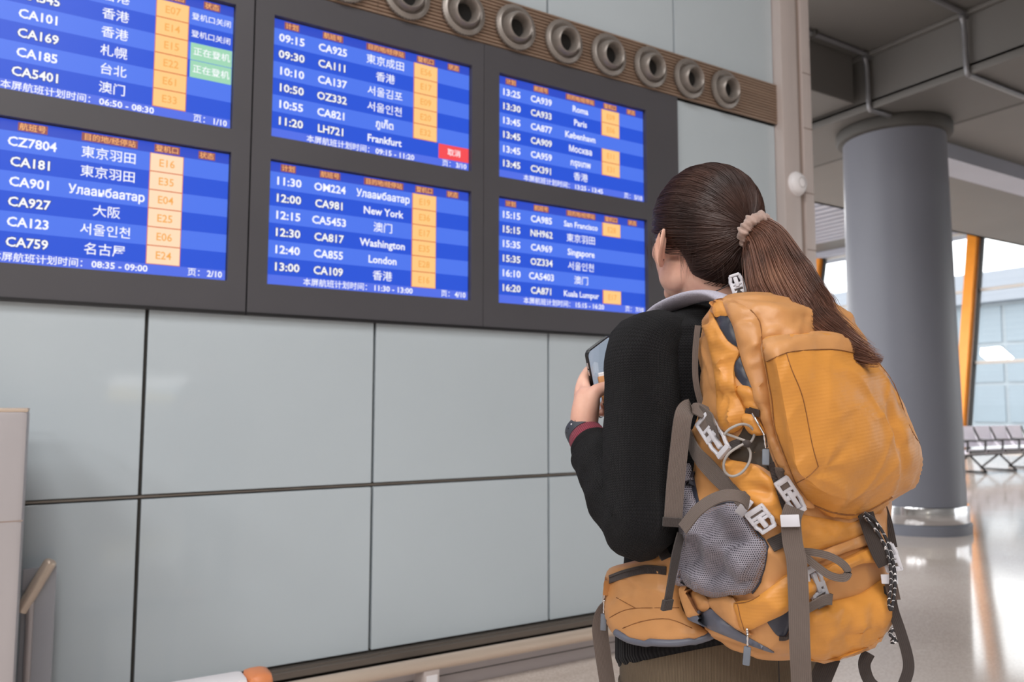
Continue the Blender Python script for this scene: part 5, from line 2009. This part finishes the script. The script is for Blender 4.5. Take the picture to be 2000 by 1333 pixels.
def buckle(p0, p1, width, name='side_release_buckle', lift=0.006, D=None, parent=None):
    """side-release buckle between two photograph pixels"""
    if D:
        a, b = lD(*p0, D[0]), lD(*p1, D[1])
        n = (CL - a).normalized()
    else:
        a, na_ = sm_hit(*p0)
        b, nb2 = sm_hit(*p1)
        n = (na_ + nb2 + (CL - a).normalized() * 0.8).normalized()
        a, b = a + n * lift, b + n * lift
    L_ = (b - a).length
    m_ = frame((a + b) / 2, b - a, n)
    w_, t_ = width / 2, 0.0035
    h = L_ / 2
    mb = MB()
    for sx in (-1, 1):                            # side rails of the ladder half
        mb.bevbox(sx * w_ - 0.0026, sx * w_ + 0.0026, -h, h * 0.15, -t_, t_, 0.0016, m_)
    mb.bevbox(-w_ - 0.002, w_ + 0.002, -h - 0.001, -h + 0.006, -t_, t_, 0.0018, m_)
    mb.bevbox(-w_, w_, -h * 0.45, -h * 0.45 + 0.005, -t_ * 0.6, t_ * 0.9, 0.0016, m_)
    mb.bevbox(-w_, w_, -h * 0.12, h * 0.16, -t_, t_, 0.0018, m_)
    mb.bevbox(-0.0035, 0.0035, -h * 0.3, h * 0.75, -t_ * 0.7, t_ * 1.5, 0.0022, m_)     # centre rib
    for sx in (-1, 1):                            # curved prongs
        P = [m_ @ Vector((sx * x_, y_, 0)) for x_, y_ in ((w_ * 0.95, h * 0.10), (w_ * 1.02, h * 0.38), (w_ * 0.86, h * 0.66), (w_ * 0.78, h * 0.95))]
        mb.tube(catmull(P, 4), 0.0031, 8)
    mb.bevbox(-w_ * 0.95, w_ * 0.95, h * 0.80, h + 0.002, -t_ * 1.1, t_ * 1.1, 0.002, m_)
    o = bp(mb, name, BUCK, parent, True, 40)
    # webbing threaded through the ladder
    mw = MB().bevbox(-w_ + 0.003, w_ - 0.003, -h * 0.98, -h * 0.02, -0.0012, 0.0016, 0.0006, m_)
    bp(mw, 'threaded_webbing', WEB, None, True, 40)
    return o


def slider(c, along_px, width, hgt, lift=0.004, D=None):
    if D: p, n = lD(*c, D), (CL - lD(*c, D)).normalized()
    else:
        p, n = sm_hit(*c)
        p = p + n * lift
    q2 = CL + lray(c[0] + along_px[0], c[1] + along_px[1]) * ((p - CL).length / lray(c[0] + along_px[0], c[1] + along_px[1]).length)
    m_ = frame(p, q2 - p, n)
    return bp(MB().bevbox(-width / 2, width / 2, -hgt / 2, hgt / 2, -0.003, 0.003, 0.0014, m_), 'strap_keeper', BUCK, None, True, 40)


def puller(p0, p1, p2, p3, D=None, lift=0.006):
    """zip puller: metal bar, ball chain and rubber tab"""
    pts = [lD(*p, D) if D else (lambda h_: h_[0] + h_[1] * lift)(sm_hit(*p)) for p in (p0, p1, p2, p3)]
    o = bp(MB().tube([pts[0], pts[1]], 0.0017, 8), 'zip_slider', STEEL)
    ch = MB()
    k = max(3, int((pts[2] - pts[1]).length / 0.0032))
    prev = None
    P = [pts[1].lerp(pts[2], i / k) for i in range(k + 1)]
    rr = [0.0018 if i % 2 == 0 else 0.0011 for i in range(k + 1)]
    ch.tube(P, rr, 8)
    bp(ch, 'pull_chain', STEEL)
    d = (pts[3] - pts[2])
    m_ = frame((pts[2] + pts[3]) / 2, d, (CL - pts[2]).normalized())
    L_ = d.length / 2
    bp(MB().bevbox(-0.0048, 0.0048, -L_, L_, -0.0028, 0.0028, 0.0018, m_), 'pull_tab', PULL, None, True, 40)
    return o


# upper compression strap, its buckle and the end hanging over the sweater
strap([(1412, 838), (1396, 822), (1378, 806)], 0.026, off=0.010)
strap([(1380, 808, 1.155), (1356, 797, 1.165), (1341, 800, 1.165), (1333, 822, 1.155), (1326, 880, 1.15), (1319, 950, 1.145), (1314, 1022, 1.14)], 0.0265, 'strap_tail', side=(lD(1340, 900, 1.2) - lD(1310, 900, 1.2)))
strap([(1314, 1012, 1.138), (1313, 1029, 1.138)], 0.0285, 'strap_stop', WEBD, 0.006, side=(lD(1340, 900, 1.2) - lD(1310, 900, 1.2)))
buckle((1382, 818), (1426, 886), 0.027, lift=0.012)
strap([(1420, 884), (1440, 872), (1452, 868)], 0.014, 'strap_end', WEBD, off=0.008)
# lower compression strap
strap([(1352, 852), (1366, 884), (1392, 916), (1424, 948), (1456, 980)], 0.0265, off=0.006)
slider((1462, 987), (30, 34), 0.030, 0.013, 0.012)
buckle((1474, 992), (1504, 1030), 0.025, lift=0.010)
_tail_depth = (hit(1440, 1010)[0] - CL).length / lray(1440, 1010).length
strap([(1462, 984, _tail_depth - 0.022), (1448, 972, _tail_depth - 0.035), (1420, 968, _tail_depth - 0.034), (1390, 978, _tail_depth - 0.026), (1360, 1000, _tail_depth - 0.020), (1333, 1034, _tail_depth - 0.012)], 0.019, 'strap_tail', twist=R(40))
# strap that hangs in front of the mesh pocket's left corner
dh = (hit(1332, 1040)[0] - CL).length / lray(1332, 1040).length
strap([(1330, 1044, dh - 0.006), (1322, 1076, dh - 0.016), (1314, 1120, dh - 0.030), (1304, 1178, dh - 0.034)], 0.017, 'strap_tail', WEBD, side=(1, 0.25, 0.12))
strap([(1305, 1172, dh - 0.036), (1301, 1192, dh - 0.036)], 0.0215, 'strap_stop', WEBD, 0.005, side=(1, 0.25, 0.12))
# elastic cord bow
dc = (hit(1445, 870)[0] - CL).length / lray(1445, 870).length - 0.028
bow = [(1414, 850), (1426, 838), (1448, 829), (1466, 834), (1473, 848), (1468, 862), (1459, 868), (1466, 886), (1462, 906), (1448, 924), (1430, 931), (1416, 922), (1414, 904), (1424, 886), (1444, 872), (1458, 864), (1440, 856), (1418, 848)]
bp(MB().tube(catmull([lD(x, y, dc - 0.004 * math.sin(i)) for i, (x, y) in enumerate(bow)], 5), 0.0019, 8), 'elastic_cord', CORD)
kn = MB()
ell(kn, lD(1458, 867, dc - 0.002), (0.0065, 0.0065, 0.0055), None, 12, 8)
bp(kn, 'cord_lock', WEBD)
# long front strap with side-release buckle and keeper
strap([(1526, 912), (1522, 930), (1528, 946)], 0.012, off=0.006)
buckle((1521, 938), (1560, 998), 0.017, lift=0.012)
dl = (hit(1545, 1040)[0] - CL).length / lray(1545, 1040).length - 0.020
strap([(1552, 992, dl + 0.004), (1545, 1016, dl), (1548, 1060, dl - 0.004), (1556, 1100, dl - 0.012), (1560, 1180, dl - 0.022), (1562, 1260, dl - 0.03), (1566, 1345, dl - 0.03)], 0.0255, 'long_strap', off=0.01)
slider((1543, 1018), (3, 30), 0.024, 0.016, D=dl - 0.004)
strap([(1505, 1068), (1530, 1052), (1545, 1036)], 0.018, 'strap_end', WEBD, off=0.004)
# little webbing loop and the lower rear buckle beside it
dk = (hit(1610, 1090)[0] - CL).length / lray(1610, 1090).length - 0.016
strap([(1560, 1078, dk + 0.004), (1590, 1080, dk), (1622, 1088, dk - 0.006), (1648, 1104, dk - 0.010), (1656, 1120, dk - 0.012), (1646, 1130, dk - 0.014), (1620, 1124, dk - 0.014), (1594, 1106, dk - 0.010), (1568, 1084, dk - 0.002)], 0.010, 'webbing_loop', side=(0.15, 0.1, 1))
buckle((1598, 1180), (1574, 1112), 0.020, lift=0.012)
strap([(1572, 1172), (1588, 1164), (1606, 1168), (1600, 1180), (1584, 1184)], 0.014, 'strap_end', off=0.016)
# right-hand side: compression strap, buckle, keeper, accessory cord, hanging loop
dr = (hit(1722, 1080)[0] - CL).length / lray(1722, 1080).length
strap([(1690, 1002, dr - 0.008), (1702, 1040, dr - 0.014), (1718, 1082, dr - 0.016), (1730, 1104, dr - 0.014)], 0.0215, 'webbing_strap', WEBD)
strap([(1716, 986, dr + 0.05), (1728, 1020, dr + 0.045), (1738, 1070, dr + 0.035)], 0.020, 'webbing_strap', WEBD)
buckle((1748, 1116), (1730, 1064), 0.0175, D=(dr - 0.012, dr - 0.006))
slider((1737, 1132), (4, 30), 0.021, 0.013, D=dr - 0.012)
strap([(1736, 1126, dr - 0.008), (1742, 1150, dr - 0.008), (1747, 1172, dr - 0.006)], 0.016, 'strap_end', WEB)
cordp = [(1688, 1002), (1708, 1016), (1724, 1040), (1736, 1066), (1744, 1096), (1748, 1130), (1746, 1164), (1740, 1192), (1736, 1176), (1740, 1140), (1738, 1104), (1726, 1062), (1706, 1030), (1686, 1006)]
bp(MB().tube(catmull([lD(x, y, dr - 0.020) for i, (x, y) in enumerate(cordp)], 5), 0.0023, 8), 'accessory_cord', CORDB)
strap([(1736, 1146, dr), (1744, 1190, dr), (1758, 1232, dr - 0.004), (1772, 1280, dr - 0.006), (1774, 1310, dr - 0.006), (1762, 1345, dr - 0.004)], 0.0145, 'hanging_loop', WEBD)
strap([(1697, 1276, dr + 0.02), (1688, 1300, dr + 0.02), (1700, 1334, dr + 0.01), (1730, 1352, dr), (1762, 1345, dr - 0.004)], 0.0165, 'hanging_loop', WEBD)
strap([(1744, 1192, dr + 0.01), (1752, 1216, dr + 0.012), (1757, 1240, dr + 0.012)], 0.007, 'strap_end', WEBD)
tg = MB()
tg.tube(catmull([lD(1752, 1236, dr), lD(1744, 1230, dr), (lD(1738, 1240, dr)), lD(1746, 1246, dr), lD(1742, 1256, dr), lD(1752, 1252, dr)], 4), 0.0026, 8)
bp(tg, 'cord_knot', CORDB)
strap([(1622, 1282, dr + 0.03), (1612, 1306, dr + 0.03), (1596, 1345, dr + 0.03)], 0.028, 'strap_tail', WEBD)
# hip belt webbing hanging at the front
dbw = (hit(1196, 1180, HB)[0] - CL).length / lray(1196, 1180).length
strap([(1196, 1178, dbw + 0.01), (1180, 1196, dbw + 0.015), (1172, 1226, dbw + 0.015), (1178, 1280, dbw + 0.012), (1188, 1345, dbw + 0.01)], 0.0265, 'belt_strap', WEB, side=(lD(1230, 1200, dbw) - lD(1190, 1205, dbw)))
puller((1182, 1138), (1180, 1172), (1179, 1200), (1178, 1232), D=dbw - 0.012)
puller((1475, 808), (1495, 842), (1501, 878), (1500, 914), lift=0.014)
puller((1459, 1228), (1460, 1238), (1460, 1264), (1457, 1300), D=(hit(1455, 1225)[0] - CL).length / lray(1455, 1225).length - 0.006)
# load lifter buckle and haul loop behind the neck
buckle((1446, 574), (1434, 538), 0.018, 'ladder_buckle', D=(1.255, 1.265))
strap([(1452, 548, 1.262), (1452, 562, 1.256), (1448, 576, 1.25), (1440, 590, 1.245)], 0.016, 'webbing_strap', WEBD)
bp(MB().tube(catmull([lD(1366, 584, 1.33), lD(1392, 572, 1.30), lD(1414, 562, 1.275), lD(1430, 552, 1.262)], 5), 0.0009, 6), 'lifter_cord', WEBD)
